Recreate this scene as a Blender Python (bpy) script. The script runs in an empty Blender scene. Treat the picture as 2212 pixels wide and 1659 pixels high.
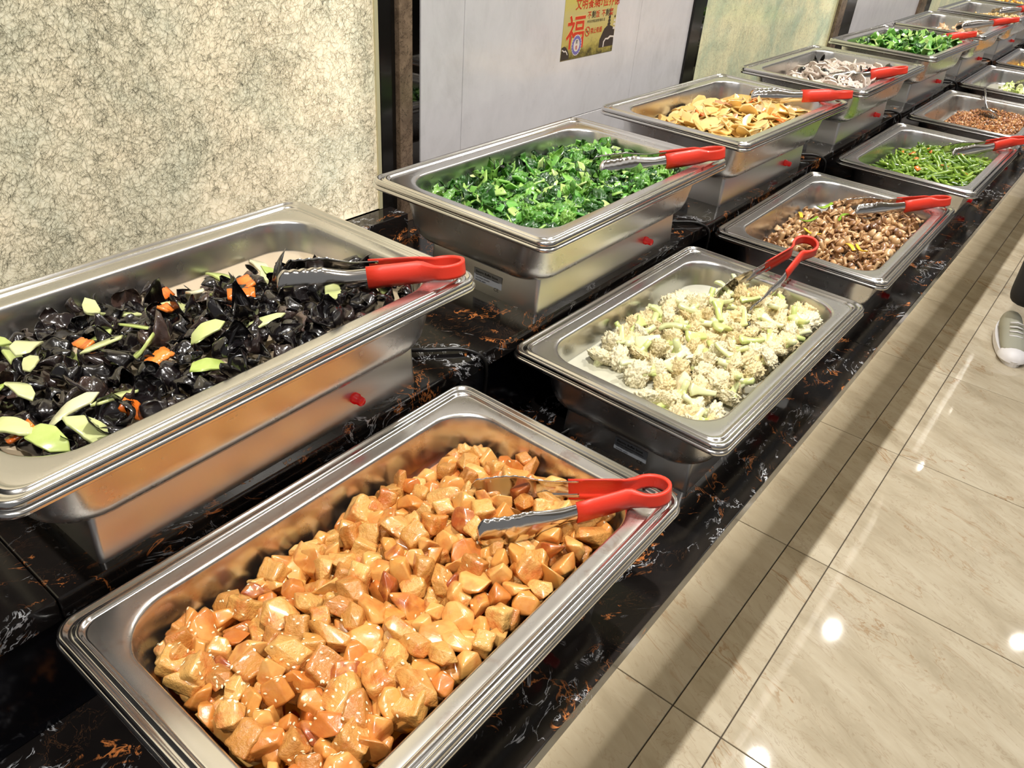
import bpy, bmesh, math, random
import numpy as np
from mathutils import Vector, Matrix, Euler, noise as mnoise

# ------------------------------------------------------------------ camera, light, exposure
S = bpy.context.scene
COL = S.collection
S.view_settings.view_transform = 'Standard'
S.view_settings.look = 'None'
S.view_settings.gamma = 1.0
S.view_settings.use_curve_mapping = False
S.view_settings.exposure = -0.45
S.cycles.use_denoising = True
S.cycles.max_bounces = 6
S.cycles.glossy_bounces = 4
S.cycles.diffuse_bounces = 3
S.cycles.caustics_reflective = False
S.cycles.caustics_refractive = False
S.cycles.sample_clamp_indirect = 4.0
S.cycles.blur_glossy = 0.5

cam_data = bpy.data.cameras.new('camera')
cam = bpy.data.objects.new('camera', cam_data)
COL.objects.link(cam)
cam_data.sensor_fit = 'HORIZONTAL'
cam_data.sensor_width = 36.0
cam_data.lens = 1686.4 / 2212 * 36.0
cam_data.clip_start = 0.02
cam_data.clip_end = 60


def cam_rot(yaw, pit, rol):
    cz, sz = math.cos(yaw), math.sin(yaw)
    cx, sx = math.cos(pit), math.sin(pit)
    cr, sr = math.cos(rol), math.sin(rol)
    Rz = Matrix(((cz, -sz, 0), (sz, cz, 0), (0, 0, 1)))
    Rx = Matrix(((1, 0, 0), (0, cx, -sx), (0, sx, cx)))
    Ry = Matrix(((cr, -sr, 0), (sr, cr, 0), (0, 0, 1)))
    return Rz @ Rx @ Ry


cam.matrix_world = Matrix.Translation((0.0235, -0.5691, 0.5785)) @ cam_rot(-0.94205, 0.98167, 0.08135).to_4x4()
S.camera = cam

FLOOR = -0.815
LOW = -0.156      # top of the lower counter
HIGH = 0.014      # top of the raised step
CEIL = 1.9
WALL_Y = 0.416

world = bpy.data.worlds.new('world')
S.world = world
world.use_nodes = True
wb = world.node_tree.nodes['Background']
wb.inputs[0].default_value = (0.84, 0.83, 0.82, 1)
wb.inputs[1].default_value = 0.30

LIGHTS = []


def area(name, loc, size, power, color=(1, 0.93, 0.82), rot=(0, 0, 0), size_y=None, shape='DISK', spread=math.pi):
    l = bpy.data.lights.new(name, 'AREA')
    l.shape = shape if size_y is None else 'RECTANGLE'
    l.size = size
    if size_y is not None:
        l.size_y = size_y
    l.energy = power
    l.color = color
    l.spread = spread
    o = bpy.data.objects.new(name, l)
    o.location = loc
    o.rotation_euler = rot
    COL.objects.link(o)
    LIGHTS.append(o)
    return o


# ceiling downlights: the row above the counter's front edge and the row over the aisle
DOWN_ROW = [(x, -0.33) for x in (-0.55, 0.62, 1.8, 2.98, 4.18, 5.33, 6.45, 7.6)]
DOWN_AISLE = [(x, -1.33) for x in (-0.6, 1.4, 3.2, 4.94, 6.8)]
for x, y in DOWN_ROW:
    area('downlight_lamp', (x, y, CEIL - 0.02), 0.045, 20.0, (1, 0.965, 0.92), spread=math.radians(120))
for x, y in DOWN_AISLE:
    area('downlight_lamp', (x, y, CEIL - 0.02), 0.05, 6.0, (1, 0.95, 0.90), spread=math.radians(130))
# large unseen area lights added below the ceiling behind the camera as soft fill
area('added_fill_light', (0.2, -2.6, CEIL - 0.04), 2.4, 7.0, (1, 0.98, 0.95), size_y=1.2)
area('added_fill_light', (4.2, -2.8, CEIL - 0.04), 2.4, 7.0, (1, 0.97, 0.94), size_y=1.2)
# LED line under the lower counter, washing the floor by the plinth
area('under_counter_lamp', (3.2, -0.228, LOW - 0.075), 7.0, 55.0, (1, 0.93, 0.80), size_y=0.006, rot=(math.radians(40), 0, 0), spread=math.radians(95))


# ------------------------------------------------------------------ helpers
def lin(r, g, b):
    def f(c):
        c /= 255.0
        return c / 12.92 if c <= 0.04045 else ((c + 0.055) / 1.055) ** 2.4
    return (f(r), f(g), f(b), 1.0)


class NT:
    """small helper around a material's node tree"""
    def __init__(self, name):
        self.m = bpy.data.materials.new(name)
        self.m.use_nodes = True
        self.t = self.m.node_tree
        self.b = self.t.nodes['Principled BSDF']

    def n(self, kind, **kw):
        nd = self.t.nodes.new(kind)
        for k, v in kw.items():
            if k.startswith('i_'):
                key = k[2:]
                key = int(key) if key.isdigit() else key.replace('_', ' ')
                nd.inputs[key].default_value = v
            else:
                setattr(nd, k, v)
        return nd

    def l(self, a, b):
        self.t.links.new(a, b)

    def P(self, **kw):
        for k, v in kw.items():
            self.b.inputs[k.replace('_', ' ')].default_value = v

    def ramp(self, fac, stops, interp='LINEAR'):
        r = self.n('ShaderNodeValToRGB')
        r.color_ramp.interpolation = interp
        e = r.color_ramp.elements
        while len(e) < len(stops):
            e.new(0.5)
        for i, (p, c) in enumerate(stops):
            e[i].position = p
            e[i].color = c if hasattr(c, '__len__') else (c, c, c, 1)
        self.l(fac, r.inputs[0])
        return r.outputs[0]

    def math(self, op, a, b=None, c=None):
        nd = self.n('ShaderNodeMath', operation=op)
        for i, v in enumerate((a, b, c)):
            if v is None:
                continue
            if isinstance(v, (int, float)):
                nd.inputs[i].default_value = v
            else:
                self.l(v, nd.inputs[i])
        return nd.outputs[0]

    def mix(self, fac, a, b, blend='MIX'):
        nd = self.n('ShaderNodeMix', data_type='RGBA', blend_type=blend)
        for sock, v in ((nd.inputs[0], fac), (nd.inputs[6], a), (nd.inputs[7], b)):
            if isinstance(v, (int, float)):
                sock.default_value = v
            elif hasattr(v, '__len__'):
                sock.default_value = v
            else:
                self.l(v, sock)
        return nd.outputs[2]

    def noise(self, vec, scale, detail=3, rough=0.5, dist=0.0):
        nd = self.n('ShaderNodeTexNoise', i_Scale=scale, i_Detail=detail, i_Roughness=rough, i_Distortion=dist)
        if vec is not None:
            self.l(vec, nd.inputs['Vector'])
        return nd

    def coord(self, kind='Object'):
        return self.n('ShaderNodeTexCoord').outputs[kind]

    def mapped(self, vec, scale=(1, 1, 1), rot=(0, 0, 0), loc=(0, 0, 0)):
        mp = self.n('ShaderNodeMapping')
        mp.inputs['Scale'].default_value = scale
        mp.inputs['Rotation'].default_value = rot
        mp.inputs['Location'].default_value = loc
        self.l(vec, mp.inputs['Vector'])
        return mp.outputs[0]

    def bump(self, h, strength=0.3, dist=0.001):
        b = self.n('ShaderNodeBump', i_Strength=strength, i_Distance=dist)
        self.l(h, b.inputs['Height'])
        self.l(b.outputs[0], self.b.inputs['Normal'])
        return b

    def rand(self):
        """one value per object plus one per loose island"""
        oi = self.n('ShaderNodeObjectInfo').outputs['Random']
        gi = self.n('ShaderNodeNewGeometry').outputs['Random Per Island']
        return self.math('FRACT', self.math('ADD', oi, gi))


def simple(name, col, rough=0.5, metal=0.0, **kw):
    t = NT(name)
    t.P(Base_Color=col, Roughness=rough, Metallic=metal, **kw)
    return t.m


def mesh_pydata(name, verts, faces, smooth=True, mat=None, fmat=None):
    me = bpy.data.meshes.new(name)
    me.from_pydata([tuple(v) for v in verts], [], [tuple(f) for f in faces])
    me.update()
    if smooth:
        me.polygons.foreach_set('use_smooth', [True] * len(me.polygons))
    if mat is not None:
        for m in (mat if isinstance(mat, (list, tuple)) else [mat]):
            me.materials.append(m)
    if fmat is not None:
        me.polygons.foreach_set('material_index', fmat)
    return me


def bm_mesh(name, bm, mat=None, smooth=True):
    bmesh.ops.recalc_face_normals(bm, faces=bm.faces)
    me = bpy.data.meshes.new(name)
    bm.to_mesh(me)
    bm.free()
    if smooth:
        me.polygons.foreach_set('use_smooth', [True] * len(me.polygons))
    if mat is not None:
        for m in (mat if isinstance(mat, (list, tuple)) else [mat]):
            me.materials.append(m)
    return me


def obj(name, me, parent=None, loc=(0, 0, 0), rot=(0, 0, 0), label=None, cat=None, group=None, kind=None, scale=None):
    o = bpy.data.objects.new(name, me)
    COL.objects.link(o)
    o.location = loc
    o.rotation_euler = rot
    if scale:
        o.scale = scale
    if parent:
        o.parent = parent
    if label:
        o['label'] = label
    if cat:
        o['category'] = cat
    if group:
        o['group'] = group
    if kind:
        o['kind'] = kind
    return o


def empty(name, loc, rot=(0, 0, 0), **kw):
    return obj(name, None, None, loc, rot, **kw)


def box_bm(bm, lo, hi, bev=0.0, seg=2, vert_only=False):
    x0, y0, z0 = lo
    x1, y1, z1 = hi
    vs = [bm.verts.new(p) for p in ((x0, y0, z0), (x1, y0, z0), (x1, y1, z0), (x0, y1, z0), (x0, y0, z1), (x1, y0, z1), (x1, y1, z1), (x0, y1, z1))]
    fs = [bm.faces.new([vs[i] for i in f]) for f in ((3, 2, 1, 0), (4, 5, 6, 7), (0, 1, 5, 4), (1, 2, 6, 5), (2, 3, 7, 6), (3, 0, 4, 7))]
    if bev > 0:
        es = set()
        for f in fs:
            es.update(f.edges)
        if vert_only:
            es = {e for e in es if abs(e.verts[0].co.z - e.verts[1].co.z) > 1e-6}
        bmesh.ops.bevel(bm, geom=list(es), offset=bev, segments=seg, profile=0.5, affect='EDGES')
    return bm


def box_mesh(name, lo, hi, mat=None, bev=0.0, seg=2, smooth=False, vert_only=False):
    bm = bmesh.new()
    box_bm(bm, lo, hi, bev, seg, vert_only)
    return bm_mesh(name, bm, mat, smooth)


def tube(pts, r, nseg=8, caps=True, taper=None):
    """verts, faces of a tube along pts"""
    P = [Vector(p) for p in pts]
    V, F = [], []
    up = Vector((0, 0, 1))
    for i, p in enumerate(P):
        d = (P[min(i + 1, len(P) - 1)] - P[max(i - 1, 0)]).normalized()
        a = d.cross(up)
        if a.length < 1e-3:
            a = d.cross(Vector((1, 0, 0)))
        a.normalize()
        b = a.cross(d).normalized()
        rr = r if taper is None else r * taper[i]
        for k in range(nseg):
            t = 2 * math.pi * k / nseg
            V.append(p + (a * math.cos(t) + b * math.sin(t)) * rr)
    n = len(P)
    for i in range(n - 1):
        for k in range(nseg):
            k2 = (k + 1) % nseg
            F.append((i * nseg + k, i * nseg + k2, (i + 1) * nseg + k2, (i + 1) * nseg + k))
    if caps:
        F.append(tuple(range(nseg - 1, -1, -1)))
        F.append(tuple((n - 1) * nseg + k for k in range(nseg)))
    return V, F


def smooth_path(pts, n=24):
    """Catmull-Rom through pts"""
    P = [Vector(p) for p in pts]
    P = [P[0] * 2 - P[1]] + P + [P[-1] * 2 - P[-2]]
    out = []
    segs = len(P) - 3
    for s in range(segs):
        for k in range(n // segs + 1):
            t = k / (n // segs + 1)
            a, b, c, d = P[s:s + 4]
            out.append(0.5 * ((2 * b) + (-a + c) * t + (2 * a - 5 * b + 4 * c - d) * t * t + (-a + 3 * b - 3 * c + d) * t ** 3))
    out.append(P[-2])
    return out


# ------------------------------------------------------------------ materials
def steel_mat(name, rough=0.24, col=(0.66, 0.645, 0.62, 1), brush=(1, 1, 60), bump=0.03, dirty=None):
    t = NT(name)
    c = t.coord()
    n1 = t.noise(t.mapped(c, brush), 9, 3, 0.6)
    n2 = t.noise(c, 14, 4, 0.6)
    t.P(Metallic=1.0)
    t.b.inputs['Base Color'].default_value = col
    if dirty:
        dm = t.ramp(t.noise(c, 26, 5, 0.7, 0.6).outputs[0], [(0.56, 0.0), (0.68, 1.0)])
        t.l(t.mix(t.math('MULTIPLY', dm, 0.35), col, dirty), t.b.inputs['Base Color'])
    r = t.math('ADD', t.math('MULTIPLY', n1.outputs[0], 0.02), rough - 0.01)
    r = t.math('ADD', r, t.math('MULTIPLY', t.math('SUBTRACT', n2.outputs[0], 0.5), 0.03))
    t.l(r, t.b.inputs['Roughness'])
    if bump:
        t.bump(n1.outputs[0], bump, 0.0004)
    return t.m


M = {}
M['steel'] = steel_mat('polished_steel', 0.15)
M['steel_rim'] = steel_mat('polished_rim_steel', 0.17, (0.76, 0.75, 0.735, 1), (6, 6, 6), 0)
M['steel_pan'] = steel_mat('satin_pan_steel', 0.27, (0.74, 0.73, 0.715, 1), (6, 6, 6), 0)
M['steel_sauce'] = steel_mat('sauce_smeared_pan_steel', 0.27, (0.76, 0.73, 0.68, 1), (6, 6, 6), 0, dirty=lin(150, 80, 25))
M['steel_brushed'] = steel_mat('brushed_steel', 0.30, (0.74, 0.73, 0.715, 1), (1, 1, 12), 0.0)
M['steel_tong'] = steel_mat('tong_steel', 0.13, (0.74, 0.72, 0.70, 1), (6, 6, 6), 0.0)


def black_marble():
    t = NT('black_marble_with_orange_and_white_veins')
    c = t.coord()
    w = t.noise(c, 3.0, 3, 0.55)
    wv = t.n('ShaderNodeVectorMath', operation='MULTIPLY_ADD')
    t.l(w.outputs[1], wv.inputs[0])
    wv.inputs[1].default_value = (0.22, 0.22, 0.22)
    t.l(t.mapped(c, (1, 1.5, 1.2), (0, 0, 0.5)), wv.inputs[2])
    vec = wv.outputs[0]

    def vein(scale, width, seed, patch_lo, patch_hi, patch_scale=5.0, dist=1.5):
        v = t.mapped(vec, (1, 1, 1), (0, 0, 0), (seed, seed * 1.7, 0.3 * seed))
        n = t.noise(v, scale, 5, 0.62, dist)
        d = t.math('ABSOLUTE', t.math('SUBTRACT', n.outputs[0], 0.5))
        line = t.ramp(d, [(0.0, 1.0), (width, 0.0)])
        pm = t.ramp(t.noise(v, patch_scale, 3, 0.6, 0.4).outputs[0], [(patch_lo, 0.0), (patch_hi, 1.0)])
        return t.math('MULTIPLY', line, pm)

    orange = vein(11, 0.016, 3.1, 0.535, 0.62, 9)
    orange2 = vein(34, 0.045, 9.7, 0.62, 0.66, 16)
    white = vein(12, 0.012, 6.4, 0.535, 0.62, 9)
    white2 = vein(36, 0.035, 1.4, 0.64, 0.68, 14)
    fine = vein(30, 0.010, 12.0, 0.48, 0.62, 9)
    oran = t.math('MAXIMUM', orange, orange2)
    wht = t.math('MAXIMUM', white, white2)
    base = t.ramp(t.noise(vec, 6, 4).outputs[0], [(0.35, lin(12, 11, 12)), (0.7, lin(34, 30, 28))])
    col = t.mix(t.math('MULTIPLY', fine, 0.55), base, lin(112, 78, 50))
    col = t.mix(oran, col, lin(224, 138, 74))
    col = t.mix(wht, col, lin(222, 224, 228))
    t.l(col, t.b.inputs['Base Color'])
    t.P(Roughness=0.10)
    t.b.inputs['Specular IOR Level'].default_value = 0.55
    return t.m


def beige_tile(name, grey=0.0):
    t = NT(name)
    c = t.coord()
    oi = t.n('ShaderNodeObjectInfo')
    # every tile cut from another part of the slab
    off = t.n('ShaderNodeVectorMath', operation='MULTIPLY_ADD')
    t.l(oi.outputs['Random'], off.inputs[0])
    off.inputs[1].default_value = (17, 31, 5)
    t.l(c, off.inputs[2])
    v0 = t.mapped(t.mapped(off.outputs[0], (1, 1, 1), (0, 0, math.radians(21))), (4.2, 1.1, 1))
    w = t.noise(v0, 1.6, 4, 0.6)
    wv = t.n('ShaderNodeVectorMath', operation='MULTIPLY_ADD')
    t.l(w.outputs[1], wv.inputs[0])
    wv.inputs[1].default_value = (0.6, 0.3, 0.5)
    t.l(v0, wv.inputs[2])
    n = t.noise(wv.outputs[0], 3.0, 7, 0.62)
    base = t.ramp(n.outputs[0], [(0.25, lin(150, 139, 117)), (0.5, lin(176, 165, 143)), (0.75, lin(192, 183, 163))])
    d = t.math('ABSOLUTE', t.math('SUBTRACT', t.noise(wv.outputs[0], 2.1, 5, 0.6, 0.8).outputs[0], 0.5))
    vein = t.ramp(d, [(0.0, 1.0), (0.012, 0.0)])
    pm = t.ramp(t.noise(wv.outputs[0], 1.3, 2).outputs[0], [(0.5, 0.0), (0.62, 1.0)])
    vein = t.math('MULTIPLY', t.math('MULTIPLY', vein, pm), 0.7)
    col = t.mix(vein, base, lin(140, 105, 66))
    d2 = t.math('ABSOLUTE', t.math('SUBTRACT', t.noise(wv.outputs[0], 7, 4, 0.6, 0.8).outputs[0], 0.5))
    vein2 = t.math('MULTIPLY', t.ramp(d2, [(0.0, 1.0), (0.014, 0.0)]), 0.30)
    col = t.mix(vein2, col, lin(120, 96, 70))
    if grey:
        col = t.mix(grey, col, lin(160, 152, 138))
    t.l(col, t.b.inputs['Base Color'])
    t.P(Roughness=0.045)
    return t.m


def wall_marble():
    t = NT('pale_grey_wall_marble')
    c = t.coord()
    v0 = t.mapped(c, (1.1, 1, 0.9), (0, 0.5, 0))
    n = t.noise(v0, 5, 8, 0.68, 0.7)
    n2 = t.noise(t.mapped(c, (1.5, 1, 0.8), (0, 0.7, 0)), 14, 5, 0.6, 1.2)
    f = t.math('ADD', t.math('MULTIPLY', n.outputs[0], 0.65), t.math('MULTIPLY', n2.outputs[0], 0.35))
    col = t.ramp(f, [(0.30, lin(206, 203, 203)), (0.48, lin(222, 219, 220)), (0.62, lin(229, 226, 227))])
    sp = t.ramp(t.noise(c, 150, 2).outputs[0], [(0.72, 0.0), (0.78, 1.0)])
    col = t.mix(t.math('MULTIPLY', sp, 0.35), col, lin(130, 124, 122))
    t.l(col, t.b.inputs['Base Color'])
    t.P(Roughness=0.16)
    return t.m


def brown_marble():
    t = NT('brown_crackled_marble')
    c = t.coord()
    n = t.noise(c, 24, 5, 0.65, 0.8)
    base = t.ramp(n.outputs[0], [(0.3, lin(88, 72, 58)), (0.7, lin(146, 124, 102))])
    d = t.math('ABSOLUTE', t.math('SUBTRACT', t.noise(c, 34, 4, 0.6, 2.0).outputs[0], 0.5))
    col = t.mix(t.ramp(d, [(0.0, 0.8), (0.02, 0.0)]), base, lin(50, 42, 34))
    t.l(col, t.b.inputs['Base Color'])
    t.P(Roughness=0.2)
    return t.m


def glow_panel(name='backlit_cream_resin', dim=1.0, c1=(250, 234, 202), c2=(222, 218, 192)):
    """back-lit cream resin sheet; LEDs stand behind its right edge (object x runs 0..1.04)"""
    t = NT(name)
    c = t.coord()
    x = t.n('ShaderNodeSeparateXYZ')
    t.l(c, x.inputs[0])
    cloud = t.noise(c, 7.0, 4, 0.6, 0.3)
    cl = t.ramp(cloud.outputs[0], [(0.40, 0.0), (0.66, 1.0)])
    cream = t.mix(cl, lin(*c1), lin(*c2))
    fine = t.noise(c, 130, 2, 0.5)
    cream = t.mix(t.math('MULTIPLY', t.ramp(fine.outputs[0], [(0.42, 1.0), (0.62, 0.0)]), 0.22), cream, lin(190, 176, 138))
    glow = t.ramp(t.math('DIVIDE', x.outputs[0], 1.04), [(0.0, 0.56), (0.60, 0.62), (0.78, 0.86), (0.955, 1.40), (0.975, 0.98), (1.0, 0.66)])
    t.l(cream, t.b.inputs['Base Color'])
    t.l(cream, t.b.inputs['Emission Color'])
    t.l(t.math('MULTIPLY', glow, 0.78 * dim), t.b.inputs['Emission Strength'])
    t.P(Roughness=0.12)
    return t.m


M['black_marble'] = black_marble()
M['tile'] = beige_tile('polished_beige_marble_tile')
M['tile_grey'] = beige_tile('greyish_beige_marble_tile', 0.35)
M['grout'] = simple('dark_grout', lin(70, 60, 46), 0.8)
M['wall_marble'] = wall_marble()
M['brown_marble'] = brown_marble()
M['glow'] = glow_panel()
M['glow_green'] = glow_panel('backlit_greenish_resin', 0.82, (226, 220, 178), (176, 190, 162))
M['fibre'] = simple('grey_green_fibre', lin(160, 154, 128), 0.6)
M['mirror'] = simple('smoked_mirror', (0.10, 0.095, 0.09, 1), 0.03, 1.0)
M['black_frame'] = simple('black_gloss_frame', lin(22, 20, 18), 0.15)
M['edge_glass'] = simple('pale_glass_edge', lin(206, 198, 160), 0.2)
M['riser'] = simple('black_gloss_riser', lin(17, 18, 24), 0.12)
M['ceiling'] = simple('off_white_ceiling', lin(206, 200, 190), 0.8)
M['cable'] = simple('black_rubber_cable', lin(14, 14, 14), 0.35)
M['print_black'] = simple('black_print', lin(28, 26, 26), 0.6)
M['label'] = simple('silver_paper_label', lin(186, 190, 196), 0.4, 0.0)
M['cavity'] = simple('dark_under_counter_board', lin(40, 36, 32), 0.7)


def emis(name, col, strength):
    t = NT(name)
    t.P(Base_Color=col, Emission_Color=col, Emission_Strength=strength)
    return t.m


M['lamp_face'] = emis('downlight_diffuser', (1, 0.96, 0.88, 1), 14)
M['bead'] = emis('led_bead', (1, 0.97, 0.86, 1), 130)


def red_lamp():
    t = NT('lit_red_lamp_lens')
    t.P(Base_Color=lin(190, 10, 14), Roughness=0.15, Emission_Color=lin(255, 10, 14), Emission_Strength=0.25)
    t.b.inputs['Coat Weight'].default_value = 0.6
    return t.m


M['red_lamp'] = red_lamp()


def red_rubber():
    t = NT('red_rubber_grip')
    c = t.coord()
    t.P(Base_Color=lin(226, 58, 38), Roughness=0.42)
    t.b.inputs['Coat Weight'].default_value = 0.15
    t.bump(t.noise(c, 700, 2).outputs[0], 0.25, 0.0004)
    return t.m


M['red'] = red_rubber()


# food
def food(name, stops, rough=0.3, coat=0.5, bump=(60, 0.3, 0.001), spots=None, spec=0.5, sss=0.0, varn=0.25, nscale=60, coatr=0.12):
    """stops: colours spread over pieces by their random value, mottled by noise"""
    t = NT(name)
    c = t.coord()
    r = t.rand()
    n = t.noise(c, nscale, 4, 0.6, 0.3)
    f = t.math('ADD', r, t.math('MULTIPLY', t.math('SUBTRACT', n.outputs[0], 0.5), varn * 2))
    col = t.ramp(f, stops)
    if spots:
        sc, lo, hi, scol, amt = spots
        sp = t.ramp(t.noise(c, sc, 3, 0.6).outputs[0], [(lo, 0.0), (hi, 1.0)])
        col = t.mix(t.math('MULTIPLY', sp, amt), col, scol)
    t.l(col, t.b.inputs['Base Color'])
    t.P(Roughness=rough)
    t.b.inputs['Specular IOR Level'].default_value = spec
    t.b.inputs['Coat Weight'].default_value = coat
    t.b.inputs['Coat Roughness'].default_value = coatr
    if sss:
        t.b.inputs['Subsurface Weight'].default_value = sss
        t.b.inputs['Subsurface Scale'].default_value = 0.004
    if bump:
        t.bump(t.noise(c, bump[0], 4, 0.6).outputs[0], bump[1], bump[2])
    return t.m


M['potato'] = food('sauce_glazed_potato', [(0, lin(188, 108, 46)), (0.25, lin(212, 148, 72)), (0.6, lin(224, 172, 98)), (0.88, lin(208, 140, 68)), (1, lin(148, 74, 38))], 0.28, 0.75, (160, 0.35, 0.0012), (38, 0.50, 0.66, lin(184, 86, 24), 0.5))
M['chicken'] = food('sauce_glazed_chicken', [(0, lin(184, 122, 58)), (0.35, lin(208, 154, 80)), (0.7, lin(222, 174, 100)), (1, lin(192, 126, 58))], 0.34, 0.6, (260, 0.8, 0.002), (48, 0.50, 0.66, lin(188, 90, 30), 0.65))
M['orange_sauce'] = food('glossy_orange_sauce', [(0, lin(196, 96, 20)), (1, lin(214, 122, 30))], 0.1, 1.0, (30, 0.2, 0.001))
M['sesame'] = food('white_sesame', [(0, lin(238, 216, 168)), (1, lin(250, 236, 200))], 0.4, 0.2, None)
M['fungus'] = food('glossy_black_fungus', [(0, lin(10, 8, 10)), (0.6, lin(24, 19, 20)), (0.88, lin(44, 33, 30)), (1, lin(84, 64, 56))], 0.2, 1.0, (150, 0.4, 0.001), varn=0.12, coatr=0.05)
M['celery'] = food('pale_green_celery', [(0, lin(164, 184, 90)), (0.5, lin(192, 204, 124)), (1, lin(208, 210, 158))], 0.25, 0.6, (90, 0.25, 0.0008))
M['onion'] = food('translucent_pale_onion', [(0, lin(206, 204, 160)), (1, lin(228, 222, 190))], 0.25, 0.6, (90, 0.25, 0.0008))
M['carrot'] = food('cooked_carrot', [(0, lin(238, 112, 30)), (1, lin(250, 142, 60))], 0.25, 0.6, (200, 0.3, 0.0006))
M['broth'] = food('cloudy_beige_broth', [(0, lin(196, 176, 146)), (1, lin(204, 186, 158))], 0.08, 0.6, (26, 0.10, 0.001), varn=0.1)
M['white_broth'] = food('thin_milky_broth', [(0, lin(186, 184, 162)), (1, lin(198, 196, 176))], 0.08, 0.6, (26, 0.10, 0.001), varn=0.1)
M['leaf'] = food('dark_cooked_leaf', [(0, lin(22, 58, 18)), (0.4, lin(44, 98, 28)), (0.72, lin(84, 142, 44)), (1, lin(136, 182, 80))], 0.3, 0.7, (150, 0.9, 0.002), varn=0.35, nscale=90)
M['stem_green'] = food('bright_green_stem', [(0, lin(84, 158, 62)), (0.4, lin(132, 192, 86)), (0.8, lin(174, 210, 112)), (1, lin(206, 220, 150))], 0.25, 0.7, (110, 0.25, 0.0008))
M['cauli'] = food('cauliflower_curd', [(0, lin(242, 216, 154)), (0.5, lin(248, 230, 180)), (1, lin(250, 240, 202))], 0.45, 0.2, (520, 1.0, 0.0022), varn=0.25)
M['cauli_stem'] = food('cauliflower_stalk', [(0, lin(188, 204, 112)), (0.4, lin(214, 222, 150)), (1, lin(232, 232, 188))], 0.3, 0.5, (80, 0.3, 0.001))
M['mushroom'] = food('brown_braised_mushroom', [(0, lin(108, 72, 46)), (0.35, lin(164, 120, 78)), (0.7, lin(196, 154, 106)), (1, lin(216, 180, 134))], 0.25, 0.8, (180, 0.35, 0.001), varn=0.3)
M['yellow_pepper'] = food('yellow_pepper', [(0, lin(236, 186, 30)), (1, lin(246, 206, 70))], 0.2, 0.7, None)
M['green_pepper'] = food('green_pepper', [(0, lin(104, 150, 34)), (1, lin(144, 180, 52))], 0.2, 0.7, None)
M['bean'] = food('green_bean', [(0, lin(66, 98, 20)), (0.5, lin(104, 138, 34)), (1, lin(146, 174, 66))], 0.22, 0.8, (160, 0.2, 0.0006), varn=0.2)
M['potato_slice'] = food('pan_fried_potato_slice', [(0, lin(214, 164, 84)), (0.4, lin(230, 192, 116)), (1, lin(240, 212, 148))], 0.25, 0.7, (130, 0.25, 0.0008), varn=0.2)
M['pork'] = food('pale_pork_slice', [(0, lin(196, 140, 98)), (1, lin(222, 176, 136))], 0.3, 0.6, (160, 0.5, 0.001))
M['lotus'] = food('pale_lotus_root', [(0, lin(208, 192, 180)), (1, lin(232, 220, 208))], 0.25, 0.6, (160, 0.3, 0.0008))
M['cabbage'] = food('pale_cabbage', [(0, lin(172, 192, 96)), (0.6, lin(206, 214, 140)), (1, lin(226, 226, 176))], 0.25, 0.6, (90, 0.4, 0.001))
M['mince'] = food('brown_minced_meat', [(0, lin(116, 66, 28)), (0.4, lin(156, 98, 48)), (0.8, lin(190, 132, 76)), (1, lin(212, 164, 108))], 0.3, 0.7, (220, 0.5, 0.001), varn=0.3)
M['egg'] = food('golden_scrambled_egg', [(0, lin(232, 150, 22)), (0.5, lin(244, 176, 40)), (1, lin(250, 200, 80))], 0.3, 0.5, (220, 0.5, 0.001))
M['shrimp'] = food('pale_orange_tofu_skin', [(0, lin(216, 160, 110)), (1, lin(240, 206, 166))], 0.3, 0.6, (160, 0.4, 0.001))
M['tofu_bit'] = food('golden_bean_curd', [(0, lin(212, 168, 92)), (1, lin(240, 214, 156))], 0.3, 0.5, (160, 0.4, 0.001))

# ------------------------------------------------------------------ the room
X0, X1 = -1.2, 9.4


def structure(name, me, parent=None, **kw):
    return obj(name, me, parent, kind=None if parent else 'structure', **kw)


fl = structure('floor', box_mesh('floor_bed', (X0, -6.0, FLOOR - 0.06), (X1, WALL_Y + 0.1, FLOOR - 0.004), M['grout']))
rnd = random.Random(5)
PITCH, JX = 0.60, 1.628
tile_rows = [(-0.412, -0.305, M['tile']), (-0.305, 0.30, M['tile_grey']), (-1.012, -0.412, M['tile']), (-1.612, -1.012, M['tile']), (-2.212, -1.612, M['tile'])]
for (y0, y1, mt) in tile_rows:
    g = 0.0013
    me = box_mesh('floor_tile_mesh', (g, y0 + g, -0.012), (PITCH - g, y1 - g, 0), mt, 0.0009, 1)
    k = -4
    while JX + k * PITCH < X1 - 0.6:
        x = JX + k * PITCH
        if not (y0 < -1.1 and x > 6.5):
            obj('floor_tile', me, fl, (x, 0, FLOOR))
        k += 1

structure('ceiling', box_mesh('ceiling_mesh', (X0, -6.0, CEIL), (X1, WALL_Y + 0.1, CEIL + 0.05), M['ceiling']))
structure('wall_back', box_mesh('wall_back_mesh', (X0, WALL_Y + 0.03, FLOOR), (X1, WALL_Y + 0.10, CEIL), M['black_frame']))

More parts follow.
